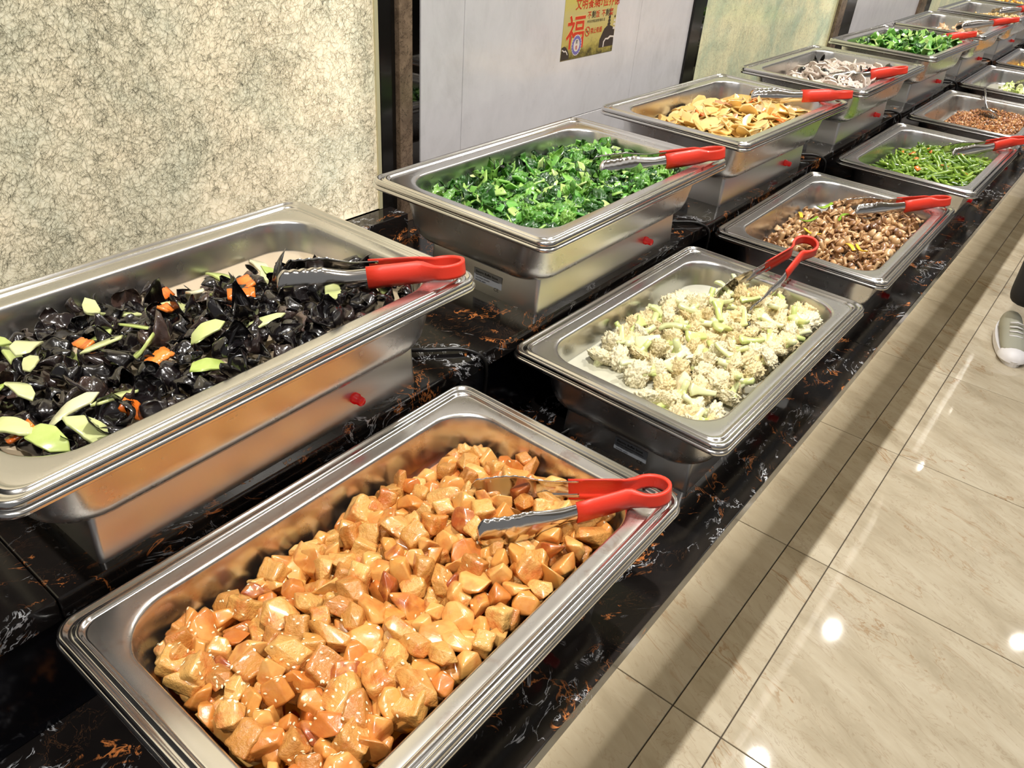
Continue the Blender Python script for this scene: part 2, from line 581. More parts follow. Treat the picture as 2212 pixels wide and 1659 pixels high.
# downlight fittings
bm = bmesh.new()
bmesh.ops.create_cone(bm, cap_ends=False, segments=28, radius1=0.062, radius2=0.058, depth=0.014)
ring_me = bm_mesh('downlight_ring', bm, M['steel'])
bm = bmesh.new()
bmesh.ops.create_circle(bm, cap_ends=True, segments=28, radius=0.05)
for v in bm.verts:
    v.co.z = 0
face_me = bm_mesh('downlight_face', bm, M['lamp_face'])
for i, (x, y) in enumerate(DOWN_ROW + DOWN_AISLE):
    row = i < len(DOWN_ROW)
    e = empty('downlight', (x, y, CEIL), label='round ceiling downlight in the row above the counter edge' if row else 'round ceiling downlight in the row over the aisle',
              cat='light', group='downlights over the counter' if row else 'downlights over the aisle')
    obj('trim_ring', ring_me, e, (0, 0, -0.007))
    obj('diffuser', face_me, e, (0, 0, -0.004))

# LED strip on the ceiling: an aluminium rail with its row of beads
strip = empty('led_strip', (0, -0.20, CEIL), label='long ceiling led strip of small dots above the buffet', cat='light')
obj('rail', box_mesh('rail', (-1, -0.022, -0.012), (9, 0.022, 0), M['steel']), strip)
bm = bmesh.new()
for k in range(380):
    for yy in (-0.012, 0.012):
        x = -0.2 + k * 0.024
        if yy > 0 and k % 7 > 4:
            continue
        vs = [bm.verts.new(p) for p in ((x, yy - 0.002, -0.0125), (x + 0.004, yy - 0.002, -0.0125), (x + 0.004, yy + 0.002, -0.0125), (x, yy + 0.002, -0.0125))]
        bm.faces.new(vs[::-1])
o = obj('led_bead', bm_mesh('led_beads', bm, M['bead'], False), strip, kind='stuff')

# back wall facing: glowing fibre panels, marble panels, mirrors and dark frames
ZB, ZT = 0.050, CEIL


def fibre_mesh(name, w, z0, z1, n, seed):
    """curly hair-thin strands cast in the sheet, as flat ribbons"""
    r = np.random.default_rng(seed)
    V, F = [], []
    base = 0
    hz = z1 - z0
    for i in range(n):
        # strands gather in clouds
        for _ in range(6):
            x, z = r.random() * w, z0 + r.random() * hz
            dens = 0.5 + 0.5 * mnoise.noise(Vector((x * 9, z * 9, seed)))
            if r.random() < dens ** 0.6:
                break
        ln = 0.008 + 0.022 * r.random() ** 2
        ns = 6
        a = r.random() * 6.283
        k = r.normal() * 90
        wd = 0.00009 + 0.00008 * r.random()
        pts = []
        for s in range(ns + 1):
            pts.append((x, z, a))
            x += math.cos(a) * ln / ns
            z += math.sin(a) * ln / ns
            a += k * ln / ns + r.normal() * 0.25
        if min(p[0] for p in pts) < 0 or max(p[0] for p in pts) > w or min(p[1] for p in pts) < z0 or max(p[1] for p in pts) > z1:
            continue
        for (px, pz, pa) in pts:
            V.append((px - math.sin(pa) * wd, 0, pz + math.cos(pa) * wd))
            V.append((px + math.sin(pa) * wd, 0, pz - math.cos(pa) * wd))
        for s in range(ns):
            b = base + 2 * s
            F.append((b, b + 1, b + 3, b + 2))
        base += 2 * (ns + 1)
    return mesh_pydata(name, V, F, False, M['fibre'])


PW = 1.04
# first panel: x -0.10..0.94; its visible field is covered densely with strands
near_fib = fibre_mesh('fibre_strands_near', PW, ZB, 0.50, 42000, 3)
far_fib = fibre_mesh('fibre_strands_far', PW, ZB, 0.42, 9000, 8)
panel_me = box_mesh('panel_sheet', (0, 0, ZB), (PW, 0.028, ZT), M['glow'])


panel2_me = box_mesh('panel_sheet', (0, 0, ZB), (PW, 0.028, ZT), M['glow_green'])


def glow_wall(name, x, fib, label):
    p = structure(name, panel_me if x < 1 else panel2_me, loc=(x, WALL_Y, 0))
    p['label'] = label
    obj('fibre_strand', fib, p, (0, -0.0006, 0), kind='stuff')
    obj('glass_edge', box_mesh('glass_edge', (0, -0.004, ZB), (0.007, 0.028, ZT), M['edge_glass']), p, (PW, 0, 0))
    return p


glow_wall('wall_panel', -0.107, near_fib, 'glowing cream fibre panel beside the dish of black fungus')
glow_wall('wall_panel', 2.104, far_fib, 'glowing cream fibre panel behind the lotus root dish')
glow_wall('wall_panel', 4.53, far_fib, 'glowing cream fibre panel farthest along the counter')
trims = [
    (0.942, 0.976, 'black_frame', 'black', -0.004), (0.976, 1.006, 'brown_marble', 'brown', -0.014), (1.006, 1.037, 'mirror', 'mirror', 0.0),
    (2.020, 2.076, 'black_frame', 'black', -0.008), (2.076, 2.104, 'mirror', 'mirror', 0.0),
    (3.152, 3.215, 'brown_marble', 'brown', -0.014), (3.215, 3.363, 'black_frame', 'black', -0.004),
    (4.300, 4.40, 'brown_marble', 'brown', -0.014), (4.40, 4.53, 'black_frame', 'black', -0.004),
    (-0.15, -0.107, 'black_frame', 'black', -0.004)]
for i, (a, b, mt, _, dy) in enumerate(trims):
    structure('trim_%d' % (i + 1), box_mesh('trim_mesh', (a, WALL_Y + dy, HIGH), (b, WALL_Y + 0.03, ZT), M[mt], 0.0008, 1))


def marble_wall(name, x0, x1, seamx):
    p = structure(name, box_mesh('wall_backing', (x0, WALL_Y + 0.012, HIGH), (x1, WALL_Y + 0.03, ZT), M['grout']))
    zs = [HIGH, 0.1115, 0.72, 1.32, ZT]
    xs = [x0] + [s for s in seamx if x0 < s < x1] + [x1]
    g = 0.0006
    for a, b in zip(xs[:-1], xs[1:]):
        for c, d in zip(zs[:-1], zs[1:]):
            obj('wall_tile', box_mesh('wall_tile', (a + g, WALL_Y - 0.002, c + g), (b - g, WALL_Y + 0.012, d - g), M['wall_marble'], 0.0006, 1), p)
    return p


marble_wall('wall_marble', 1.037, 2.020, (1.1465, 1.76))
marble_wall('wall_marble', 3.363, 4.300, (3.9,))
structure('wall_marble', box_mesh('wall_end', (5.58, WALL_Y - 0.002, HIGH), (X1, WALL_Y + 0.03, ZT), M['wall_marble']))

# ------------------------------------------------------------------ the counter
ctr = empty('lower_counter', (0, 0, FLOOR), label='long lower counter of veined black marble along the aisle', cat='counter')
ctr2 = empty('raised_counter', (0, 0, FLOOR), label='raised black marble counter step against the back wall', cat='counter')
SEAMS = [-1.1, 0.30, 1.50, 2.72, 3.95, 5.2, 6.4, 7.6]


def counter_part(name, lo, hi, mt, bev=0.0015, label=None, par=None):
    lo = (lo[0], lo[1], lo[2] - FLOOR)
    hi = (hi[0], hi[1], hi[2] - FLOOR)
    o = obj(name, box_mesh(name, lo, hi, M[mt], bev, 2), par or ctr)
    if label:
        o['label'] = label
    return o


STEP_Y = 0.003
for a, b in zip(SEAMS[:-1], SEAMS[1:]):
    g = 0.0006
    counter_part('lower_slab', (a + g, -0.353, LOW - 0.026), (b - g, 0.028, LOW), 'black_marble')
    counter_part('step_slab', (a + g - 0.14, STEP_Y, HIGH - 0.026), (b - g - 0.14, WALL_Y - 0.0005, HIGH), 'black_marble', par=ctr2)
    counter_part('riser', (a + g, 0.026, LOW), (b - g, 0.045, HIGH - 0.026), 'riser', par=ctr2)
counter_part('carcass', (X0 + 0.2, 0.045, FLOOR), (7.5, WALL_Y - 0.02, HIGH - 0.027), 'cavity', 0, par=ctr2)
counter_part('plinth', (X0 + 0.2, -0.02, FLOOR), (7.5, 0.045, LOW - 0.027), 'tile_grey', 0)
counter_part('under_board', (X0 + 0.2, -0.345, LOW - 0.05), (7.5, -0.02, LOW - 0.027), 'cavity', 0)
counter_part('light_baffle', (X0 + 0.2, -0.240, LOW - 0.20), (7.5, -0.2315, LOW - 0.05), 'cavity', 0)  # unseen board added to cut off the under-counter light on the floor
# marble kerbs at the foot of the glowing panels
for a, b in ((-0.8, 0.957), (2.088, 3.17), (4.51, 5.6)):
    counter_part('wall_kerb', (a, 0.366, HIGH), (b, WALL_Y - 0.0046, 0.050), 'black_marble', par=ctr2)

# ------------------------------------------------------------------ pans
PW_, PD_ = 0.54, 0.337


def rring(hx, hy, R, n=7):
    """rounded rectangle, half sizes hx, hy"""
    out = []
    for cx, cy, a0 in ((hx - R, hy - R, 0), (-hx + R, hy - R, 90), (-hx + R, -hy + R, 180), (hx - R, -hy + R, 270)):
        for k in range(n + 1):
            a = math.radians(a0 + 90 * k / n)
            out.append((cx + R * math.cos(a), cy + R * math.sin(a)))
    return out


def sweep_rings(name, rings, mat, cap_first=False, cap_last=True, n=7, rim=0):
    V, F = [], []
    N = 4 * (n + 1)
    for (ins, z, R) in rings:
        for (x, y) in rring(PW_ / 2 - ins, PD_ / 2 - ins, R, n):
            V.append((x, y, z))
    for i in range(len(rings) - 1):
        for k in range(N):
            k2 = (k + 1) % N
            F.append((i * N + k, i * N + k2, (i + 1) * N + k2, (i + 1) * N + k))
    if cap_last:
        F.append(tuple((len(rings) - 1) * N + k for k in range(N)))
    if cap_first:
        F.append(tuple(range(N - 1, -1, -1)))
    return mesh_pydata(name, V, F, True, mat, [1 if (rim and i // N < rim) else 0 for i in range(len(F))])


PAN_RINGS = [  # inset, z below the rim top, corner radius
    (0.0030, -0.0085, 0.017), (0.0004, -0.0080, 0.020), (0.0, -0.0060, 0.020), (0.0, -0.0030, 0.020), (0.0010, -0.0010, 0.020), (0.0028, 0.0, 0.020), (0.0048, -0.0007, 0.019),
    (0.0062, -0.0030, 0.018), (0.0080, -0.0034, 0.018), (0.0100, -0.0032, 0.018), (0.0112, -0.0012, 0.018), (0.0128, -0.0004, 0.018), (0.0144, -0.0012, 0.018),
    (0.0156, -0.0030, 0.018), (0.0170, -0.0042, 0.018), (0.0182, -0.0040, 0.018), (0.0240, -0.0042, 0.030), (0.0305, -0.0046, 0.046), (0.0325, -0.0050, 0.050), (0.0340, -0.0064, 0.052), (0.0350, -0.0090, 0.052),
    (0.0370, -0.0200, 0.052), (0.0400, -0.0380, 0.052), (0.0425, -0.0500, 0.051), (0.0440, -0.0550, 0.050), (0.0475, -0.0595, 0.047), (0.0530, -0.0625, 0.043), (0.0600, -0.0635, 0.038), (0.0750, -0.0637, 0.03)]
WATER_RINGS = [
    (0.0300, -0.0092, 0.040), (0.0100, -0.0092, 0.020), (0.0010, -0.0092, 0.020), (-0.0014, -0.0098, 0.021), (-0.0020, -0.0115, 0.021), (-0.0020, -0.0140, 0.021), (-0.0010, -0.0152, 0.020), (0.0020, -0.0152, 0.020),
    (0.0200, -0.0140, 0.028), (0.0255, -0.0140, 0.034), (0.0275, -0.0155, 0.036), (0.0285, -0.0200, 0.038),
    (0.0300, -0.0400, 0.044), (0.0325, -0.0640, 0.048), (0.0340, -0.0740, 0.050), (0.0375, -0.0830, 0.050), (0.0430, -0.0900, 0.048), (0.0500, -0.0945, 0.044), (0.0580, -0.0967, 0.038), (0.0800, -0.0975, 0.03)]
pan_me = sweep_rings('food_pan', PAN_RINGS, [M['steel_pan'], M['steel_rim']], n=9, rim=15)
pan_sauce_me = sweep_rings('food_pan_sauce', PAN_RINGS, [M['steel_sauce'], M['steel_rim']], n=9, rim=15)
water_me = sweep_rings('water_pan', WATER_RINGS, [M['steel_pan'], M['steel_rim']], n=9, rim=10)


def base_mesh():
    """heater box: 0.41 x 0.215 m, front leaning a little"""
    bm = bmesh.new()
    x0, x1, y0, y1, z0, z1 = -0.197, 0.222, -0.1095, 0.1095, 0.0, 0.0575
    t = 0.003
    co = [(x0, y0, z0), (x1, y0, z0), (x1, y1, z0), (x0, y1, z0), (x0 + t, y0 + t, z1), (x1 - t, y0 + t, z1), (x1 - t, y1 - t, z1), (x0 + t, y1 - t, z1)]
    vs = [bm.verts.new(p) for p in co]
    for f in ((3, 2, 1, 0), (4, 5, 6, 7), (0, 1, 5, 4), (1, 2, 6, 5), (2, 3, 7, 6), (3, 0, 4, 7)):
        bm.faces.new([vs[i] for i in f])
    es = [e for e in bm.edges if abs(e.verts[0].co.z - e.verts[1].co.z) > 0.01]
    bmesh.ops.bevel(bm, geom=es, offset=0.006, segments=4, profile=0.5, affect='EDGES')
    es = [e for e in bm.edges if e.verts[0].co.z > z1 - 1e-4 and e.verts[1].co.z > z1 - 1e-4]
    bmesh.ops.bevel(bm, geom=es, offset=0.002, segments=2, profile=0.5, affect='EDGES')
    me = bm_mesh('stove_housing', bm, M['steel_brushed'], True)
    me.set_sharp_from_angle(angle=math.radians(40)) if hasattr(me, 'set_sharp_from_angle') else None
    return me


stove_me = base_mesh()
V, F = tube([(0, 0.004, 0), (0, -0.004, 0), (0, -0.0041, 0), (0, -0.013, 0), (0, -0.0145, 0)], 0.0056, 20, taper=[1.25, 1.25, 1.0, 1.0, 0.8])
lamp_me = mesh_pydata('lamp_lens', V, F, True, M['red_lamp'])


def text_mesh(name, body, size, mat, align='LEFT', bold=False, shear=0.0, extrude=0.0, offset=0.0):
    cu = bpy.data.curves.new(name, 'FONT')
    cu.body = body
    cu.size = size
    cu.align_x = align
    cu.shear = shear
    cu.extrude = extrude
    cu.offset = offset
    cu.resolution_u = 3
    to = bpy.data.objects.new(name, cu)
    COL.objects.link(to)
    bpy.context.view_layer.update()
    dg = bpy.context.evaluated_depsgraph_get()
    me = bpy.data.meshes.new_from_object(to.evaluated_get(dg))
    me.name = name
    bpy.data.objects.remove(to)
    me.materials.clear()
    me.materials.append(mat)
    return me


label_me = box_mesh('label_sheet', (0, 0, -0.0003), (0.056, 0.029, 0), M['label'])
txt = [text_mesh('label_text', 'Electric Buffet Stove', 0.0054, M['print_black'], offset=0.00012),
       text_mesh('label_text', 'ELECTRIC FREQUENCY: 50Hz/60Hz', 0.0030, M['print_black'], offset=0.00006),
       text_mesh('label_text', 'VOLTAGE: 220-240V', 0.0032, M['print_black'], offset=0.00006),
       text_mesh('label_text', 'POWER: 600W', 0.0032, M['print_black'], offset=0.00006),
       text_mesh('label_text', 'CE', 0.0082, M['print_black'])]
txt_pos = [(0.004, 0.0225), (0.004, 0.0180), (0.004, 0.0135), (0.004, 0.0090), (0.041, 0.0030)]

STATIONS = {
    # key: centre x, centre y, rim z, turn, dish, sauce-smeared pan
    'F1': (0.4129, -0.1746, 0.0, 0.0, 'the glazed potato and chicken chunks', True),
    'F2': (1.0638, -0.1705, 0.0, -0.0107, 'the white cauliflower', False),
    'F3': (1.7079, -0.1705, 0.0, 0.0068, 'the brown mushrooms', False),
    'F4': (2.3955, -0.1789, 0.0, -0.006, 'the green beans', False),
    'F5': (3.065, -0.172, 0.0, 0.0, 'the brown minced meat', True),
    'F6': (3.77, -0.166, 0.0, 0.0, 'the few cabbage leaves', False),
    'F7': (4.41, -0.168, 0.0, 0.0, 'the golden scrambled egg', False),
    'F8': (5.08, -0.168, 0.0, 0.0, 'nothing, last of the front row', False),
    'B1': (0.3997, 0.1253, 0.170, 0.0161, 'the black fungus in pale broth', False),
    'B2': (1.0734, 0.1263, 0.170, -0.0006, 'the chopped green vegetables', False),
    'B3': (1.7201, 0.1334, 0.170, -0.0245, 'the yellow potato slices', False),
    'B4': (2.3849, 0.1294, 0.170, -0.0032, 'the white lotus root slices', False),
    'B5': (3.0809, 0.1320, 0.170, -0.030, 'the large bok choy leaves', False),
    'B6': (3.735, 0.130, 0.170, 0.0, 'a few pale tofu skin pieces', False),
    'B7': (4.425, 0.130, 0.170, 0.0, 'the golden bean curd bits', False),
    'B8': (5.10, 0.130, 0.170, 0.0, 'the yellow crumbs at the far end', False),
    'B9': (5.78, 0.130, 0.170, 0.0, 'nothing, last of the back row', False),
}


def station(key):
    cx, cy, rz, rot, dish, sauce = STATIONS[key]
    back = key[0] == 'B'
    zc = HIGH if back else LOW
    row = 'raised back row' if back else 'lower front row'
    st = empty('buffet_stove', (cx, cy, zc), (0, 0, rot), label='steel electric buffet stove under %s' % dish, cat='stove', group='electric stoves in the %s' % row)
    obj('housing', stove_me, st)
    lz = 0.028
    obj('indicator_lamp', lamp_me, st, (0.118, -0.1085, lz), label='small red indicator lamp')
    lb = obj('rating_label', label_me, st, (-0.1962, 0.0160, 0.0075), (math.radians(90), 0, math.radians(-90)))
    lb.rotation_euler = Euler((math.radians(90), 0, math.radians(-90)))
    if cx < 2:
        for tm, (tx, ty) in zip(txt, txt_pos):
            obj('lettering', tm, lb, (tx, ty, 0.0003))
    if key in ('B1', 'B2', 'F1', 'B3', 'B4', 'B5', 'B6'):
        z = 0.004
        if back:
            pts = [(0.221, -0.03, 0.012), (0.245, -0.045, 0.010), (0.285, -0.075, 0.006), (0.318, -0.105, 0.005), (0.333, -0.1275, -0.004), (0.338, -0.133, -0.03), (0.340, -0.126, -0.10), (0.345, -0.120, -0.164)]
        else:
            pts = [(0.221, 0.03, 0.012), (0.25, 0.06, 0.006), (0.30, 0.10, 0.004), (0.36, 0.12, 0.004), (0.42, 0.11, 0.004), (0.50, 0.10, 0.004)]
        V, F = tube(smooth_path(pts, 28), 0.0032, 8)
        obj('power_cord', mesh_pydata('power_cord', V, F, True, M['cable']), st)
    w = obj('water_pan', water_me, None, (cx, cy, rz), (0, 0, rot), label='deep outer steel water pan around %s' % dish, cat='pan', group='water pans in the %s' % row)
    p = obj('food_pan', pan_sauce_me if sauce else pan_me, None, (cx, cy, rz), (0, 0, rot), label='shallow wide-rimmed steel food pan holding %s' % dish, cat='pan', group='food pans in the %s' % row)
    return p


for k in STATIONS:
    station(k)
# the loose cable lying on the step at the near left
V, F = tube(smooth_path([(0.05, 0.13, HIGH + 0.0035), (0.10, 0.165, HIGH + 0.0035), (0.15, 0.175, HIGH + 0.0035), (0.19, 0.16, HIGH + 0.0035), (0.235, 0.15, HIGH + 0.0035)], 24), 0.0034, 8)
obj('power_cable', mesh_pydata('power_cable', V, F, True, M['cable']), label='black cable on the step left of the nearest stove', cat='cable')


# ------------------------------------------------------------------ food
def to_world(key, x, y, z):
    cx, cy, rz, rot = STATIONS[key][:4]
    c, s = math.cos(rot), math.sin(rot)
    return Vector((cx + c * x - s * y, cy + s * x + c * y, rz + z))


def sstep(a, b, x):
    t = max(0.0, min(1.0, (x - a) / (b - a)))
    return t * t * (3 - 2 * t)


def hull_chunk(seed, sx, sy, sz, npts=11, bev=0.12, wob=0.0, subdiv=1):
    r = random.Random(seed)
    bm = bmesh.new()
    pts = []
    for i in range(npts):
        for _ in range(20):
            v = Vector((r.gauss(0, 1), r.gauss(0, 1), r.gauss(0, 1))).normalized()
            if all((v - p).length > 0.62 for p in pts):
                break
        pts.append(v)
    for v in pts:
        bm.verts.new((v.x * sx, v.y * sy, v.z * sz))
    res = bmesh.ops.convex_hull(bm, input=bm.verts)
    loose = [v for v in bm.verts if not v.link_faces]
    bmesh.ops.delete(bm, geom=loose, context='VERTS')
    bmesh.ops.dissolve_limit(bm, angle_limit=math.radians(24), verts=bm.verts, edges=bm.edges)
    bmesh.ops.bevel(bm, geom=list(bm.edges), offset=min(sx, sy, sz) * bev, segments=2, profile=0.6, affect='EDGES', clamp_overlap=True)
    bmesh.ops.triangulate(bm, faces=[f for f in bm.faces if len(f.verts) > 4])
    if wob:
        for v in bm.verts:
            n = mnoise.noise_vector(v.co * 90 + Vector((seed, 0, 0)))
            v.co += n * wob
    return bm


def box_chunk(seed, sx, sy, sz, bev=0.0022, wob=0.0016, cuts=3):
    """piece of meat cut with a knife: a skewed block with a fibrous, dented surface"""
    r = random.Random(seed)
    bm = bmesh.new()
    bmesh.ops.create_cube(bm, size=2)
    for v in bm.verts:
        v.co = Vector((v.co.x * sx * r.uniform(0.8, 1.1), v.co.y * sy * r.uniform(0.75, 1.1), v.co.z * sz * r.uniform(0.75, 1.1)))
    bmesh.ops.bevel(bm, geom=list(bm.edges), offset=bev, segments=2, profile=0.5, affect='EDGES')
    bmesh.ops.subdivide_edges(bm, edges=[e for e in bm.edges if e.calc_length() > sx * 0.6], cuts=cuts, use_grid_fill=True)
    curl = r.uniform(-18, 18)
    for v in bm.verts:
        n = mnoise.noise_vector(v.co * 130 + Vector((seed * 3.1, 0, 0)))
        v.co += n * wob
        v.co.z += curl * v.co.x ** 2
    bmesh.ops.triangulate(bm, faces=[f for f in bm.faces if len(f.verts) > 4])
    return bm


def sheet(name, outline_fn, mat, seed, rings=5, seg=18, thick=0.0012, disp=None):
    """closed sheet from a polar grid; outline_fn(a) gives the edge radius, disp(x, y, r01, a) the height"""
    V, F = [], []
    tops, bots = [], []
    for side in (0, 1):
        idx = len(V)
        z0 = disp(0, 0, 0, 0)
        if hasattr(z0, '__len__'):
            z0 = z0[2]
        V.append((0, 0, z0 + (thick if side == 0 else 0)))
        for i in range(1, rings + 1):
            for k in range(seg):
                a = 2 * math.pi * k / seg
                rr = outline_fn(a) * i / rings
                x, y = rr * math.cos(a), rr * math.sin(a)
                p = disp(x, y, i / rings, a)
                t = (thick if side == 0 else 0) * (1.0 if i < rings else 0.75)
                if hasattr(p, '__len__'):
                    V.append((p[0], p[1], p[2] + t))
                else:
                    V.append((x, y, p + t))
        for k in range(seg):
            k2 = (k + 1) % seg
            f = (idx, idx + 1 + k, idx + 1 + k2)
            F.append(f if side == 0 else f[::-1])
        for i in range(rings - 1):
            for k in range(seg):
                k2 = (k + 1) % seg
                a0, b0 = idx + 1 + i * seg, idx + 1 + (i + 1) * seg
                f = (a0 + k, b0 + k, b0 + k2, a0 + k2)
                F.append(f if side == 0 else f[::-1])
        (tops if side == 0 else bots).append(idx + 1 + (rings - 1) * seg)
    for k in range(seg):
        k2 = (k + 1) % seg
        F.append((tops[0] + k, bots[0] + k, bots[0] + k2, tops[0] + k2))
    return mesh_pydata(name, V, F, True, mat)


def slab(name, outline, thick, mat, bend=0.0, bev=True, twist=0.0, sx_ref=None):
    """thin piece from an outline polygon, cut into strips along x so that it can bend"""
    bm = bmesh.new()
    vs = [bm.verts.new((x, y, -thick / 2)) for x, y in outline]
    f = bm.faces.new(vs)
    r = bmesh.ops.extrude_face_region(bm, geom=[f])
    for v in r['geom']:
        if isinstance(v, bmesh.types.BMVert):
            v.co.z += thick
    if bev:
        es = [e for e in bm.edges if abs(e.verts[0].co.z - e.verts[1].co.z) < 1e-7]
        bmesh.ops.bevel(bm, geom=es, offset=thick * 0.3, segments=2, profile=0.5, affect='EDGES', clamp_overlap=True)
    xs = [v.co.x for v in bm.verts]
    x0, x1 = min(xs), max(xs)
    for k in range(1, 5):
        xx = x0 + (x1 - x0) * k / 5
        bmesh.ops.bisect_plane(bm, geom=bm.verts[:] + bm.edges[:] + bm.faces[:], plane_co=(xx, 0, 0), plane_no=(1, 0, 0))
    for v in bm.verts:
        v.co.z += bend * v.co.x ** 2
        if twist:
            a = twist * v.co.x
            y, z = v.co.y, v.co.z
            v.co.y = y * math.cos(a) - z * math.sin(a)
            v.co.z = y * math.sin(a) + z * math.cos(a)
    bmesh.ops.triangulate(bm, faces=[f for f in bm.faces if len(f.verts) > 4])
    return bm_mesh(name, bm, mat, True)


def blob_out(r, n, rx, ry, jit=0.15, a0=0, a1=360):
    return [(rx * math.cos(math.radians(a0 + (a1 - a0) * k / n)) * (1 + r.uniform(-jit, jit)), ry * math.sin(math.radians(a0 + (a1 - a0) * k / n)) * (1 + r.uniform(-jit, jit))) for k in range(n)]


def darts(region, spacing, seed, tries=4000, hx=0.222, hy=0.121, limit=300, order=None):
    """region(x, y) -> height or None"""
    r = random.Random(seed)
    pts = []
    cell = {}
    for _ in range(tries):
        x, y = r.uniform(-hx, hx), r.uniform(-hy, hy)
        # rounded corners of the pan floor
        ex, ey = max(0, abs(x) - (hx - 0.035)), max(0, abs(y) - (hy - 0.035))
        if math.hypot(ex, ey) > 0.035:
            continue
        h = region(x, y)
        if h is None:
            continue
        gx, gy = int(x // spacing), int(y // spacing)
        ok = True
        for i in (-1, 0, 1):
            for j in (-1, 0, 1):
                for q in cell.get((gx + i, gy + j), ()):
                    if (q[0] - x) ** 2 + (q[1] - y) ** 2 < spacing ** 2:
                        ok = False
        if ok:
            cell.setdefault((gx, gy), []).append((x, y))
            pts.append((x, y, h))
            if len(pts) >= limit:
                break
    return pts


CO = {}


def mesh_co(me):
    if me.name not in CO:
        co = np.empty(len(me.vertices) * 3)
        me.vertices.foreach_get('co', co)
        CO[me.name] = co.reshape(-1, 3)
    return CO[me.name]


def keep_inside(x, y, z, pts_):
    """slide a piece so that none of its points (relative to x, y, z in the pan's axes) pierces the pan"""
    lo, hi = pts_.min(axis=0), pts_.max(axis=0)
    z = max(z, -0.0625 - lo[2])
    low = max(0.0, min(1.0, (-0.03 - (z + lo[2])) / 0.03))
    hx, hy = 0.2330 - 0.010 * low, 0.1315 - 0.010 * low
    x = min(max(x, -hx - lo[0]), hx - hi[0])
    y = min(max(y, -hy - lo[1]), hy - hi[1])
    # rounded corners
    for _ in range(2):
        P = pts_[:, :2] + (x, y)
        e = np.maximum(np.abs(P) - (hx - 0.048, hy - 0.048), 0)
        d = np.hypot(e[:, 0], e[:, 1])
        i = int(d.argmax())
        if d[i] > 0.048:
            k = (d[i] - 0.048) / d[i]
            x -= math.copysign(e[i, 0] * k, P[i, 0])
            y -= math.copysign(e[i, 1] * k, P[i, 1])
    return x, y, z


def scatter(key, protos, pts, seed, name, label, cat, group, tilt=0.5, smin=0.85, smax=1.15, dz=0.0, jz=0.003, parts=None, flat=False, full=False, yaw=None):
    """one top-level object per piece; protos is a list of meshes"""
    r = random.Random(seed)
    out = []
    for (x, y, h) in pts:
        me = r.choice(protos)
        s = r.uniform(smin, smax)
        if full:
            e = Euler((r.uniform(0, 6.28), r.uniform(0, 6.28), r.uniform(0, 6.28)))
        else:
            e = Euler((r.gauss(0, tilt), r.gauss(0, tilt), r.uniform(0, 6.28) if yaw is None else r.gauss(yaw, 0.9)))
        o = bpy.data.objects.new(name, me[0] if isinstance(me, tuple) else me)
        cs = np.concatenate([mesh_co(me[0])] + [mesh_co(pm) for _, pm in me[1:]]) if isinstance(me, tuple) else mesh_co(me)
        Rl = np.array((Matrix.Rotation(-STATIONS[key][3], 3, 'Z') @ e.to_matrix())) * s
        x, y, z = keep_inside(x, y, h + dz + r.uniform(-jz, jz), cs @ Rl.T)
        o.location = to_world(key, x, y, z)
        o.rotation_euler = e
        o.scale = (s, s, s)
        zx = 'near end' if x < -0.14 else 'left part' if x < -0.05 else 'middle' if x < 0.05 else 'right part' if x < 0.14 else 'far end'
        zy = 'front side' if y < -0.045 else 'centre' if y < 0.045 else 'back side'
        size = 'small ' if s < smin + 0.27 * (smax - smin) else 'large ' if s > smin + 0.73 * (smax - smin) else ''
        zone = zx + (' ' if zy == 'centre' else ', ') + zy
        lab = size + label + ', ' + zone
        if len(lab.split()) > 16:
            lab = label + ', ' + zone
        o['label'] = lab
        o['category'] = cat
        o['group'] = group
        COL.objects.link(o)
        if isinstance(me, tuple):
            for pn, pm in me[1:]:
                c = bpy.data.objects.new(pn, pm)
                c.parent = o
                COL.objects.link(c)
        out.append(o)
    return out


def joined(key, protos, pts, seed, name, label, cat, tilt=0.6, smin=0.8, smax=1.2, dz=0.0, jz=0.002, full=False):
    """the lower layers of a dish, joined as one uncountable mass"""
    r = random.Random(seed)
    VV, FF, mi = [], [], []
    mats = []
    base = 0
    cache = {}
    for (x, y, h) in pts:
        me = r.choice(protos)
        if me.name not in cache:
            co = np.empty(len(me.vertices) * 3, dtype=np.float64)
            me.vertices.foreach_get('co', co)
            m0 = me.materials[0]
            if m0 not in mats:
                mats.append(m0)
            cache[me.name] = (co.reshape(-1, 3), [tuple(p.vertices) for p in me.polygons], mats.index(m0))
        co, fs, mx = cache[me.name]
        e = Euler((r.uniform(0, 6.28), r.uniform(0, 6.28), r.uniform(0, 6.28)) if full else (r.gauss(0, tilt), r.gauss(0, tilt), r.uniform(0, 6.28)))
        Mx = np.array(e.to_matrix()) * r.uniform(smin, smax)
        Rl = np.array(Matrix.Rotation(-STATIONS[key][3], 3, 'Z')) @ Mx
        x, y, z = keep_inside(x, y, h + dz + r.uniform(-jz, jz), co @ Rl.T)
        p = to_world(key, x, y, z)
        VV.append(co @ Mx.T + np.array(p))
        FF += [tuple(i + base for i in f) for f in fs]
        mi += [mx] * len(fs)
        base += len(co)
    if not VV:
        return None
    me = mesh_pydata(name, np.concatenate(VV), FF, True, mats, mi)
    return obj(name, me, label=label, cat=cat, kind='stuff')


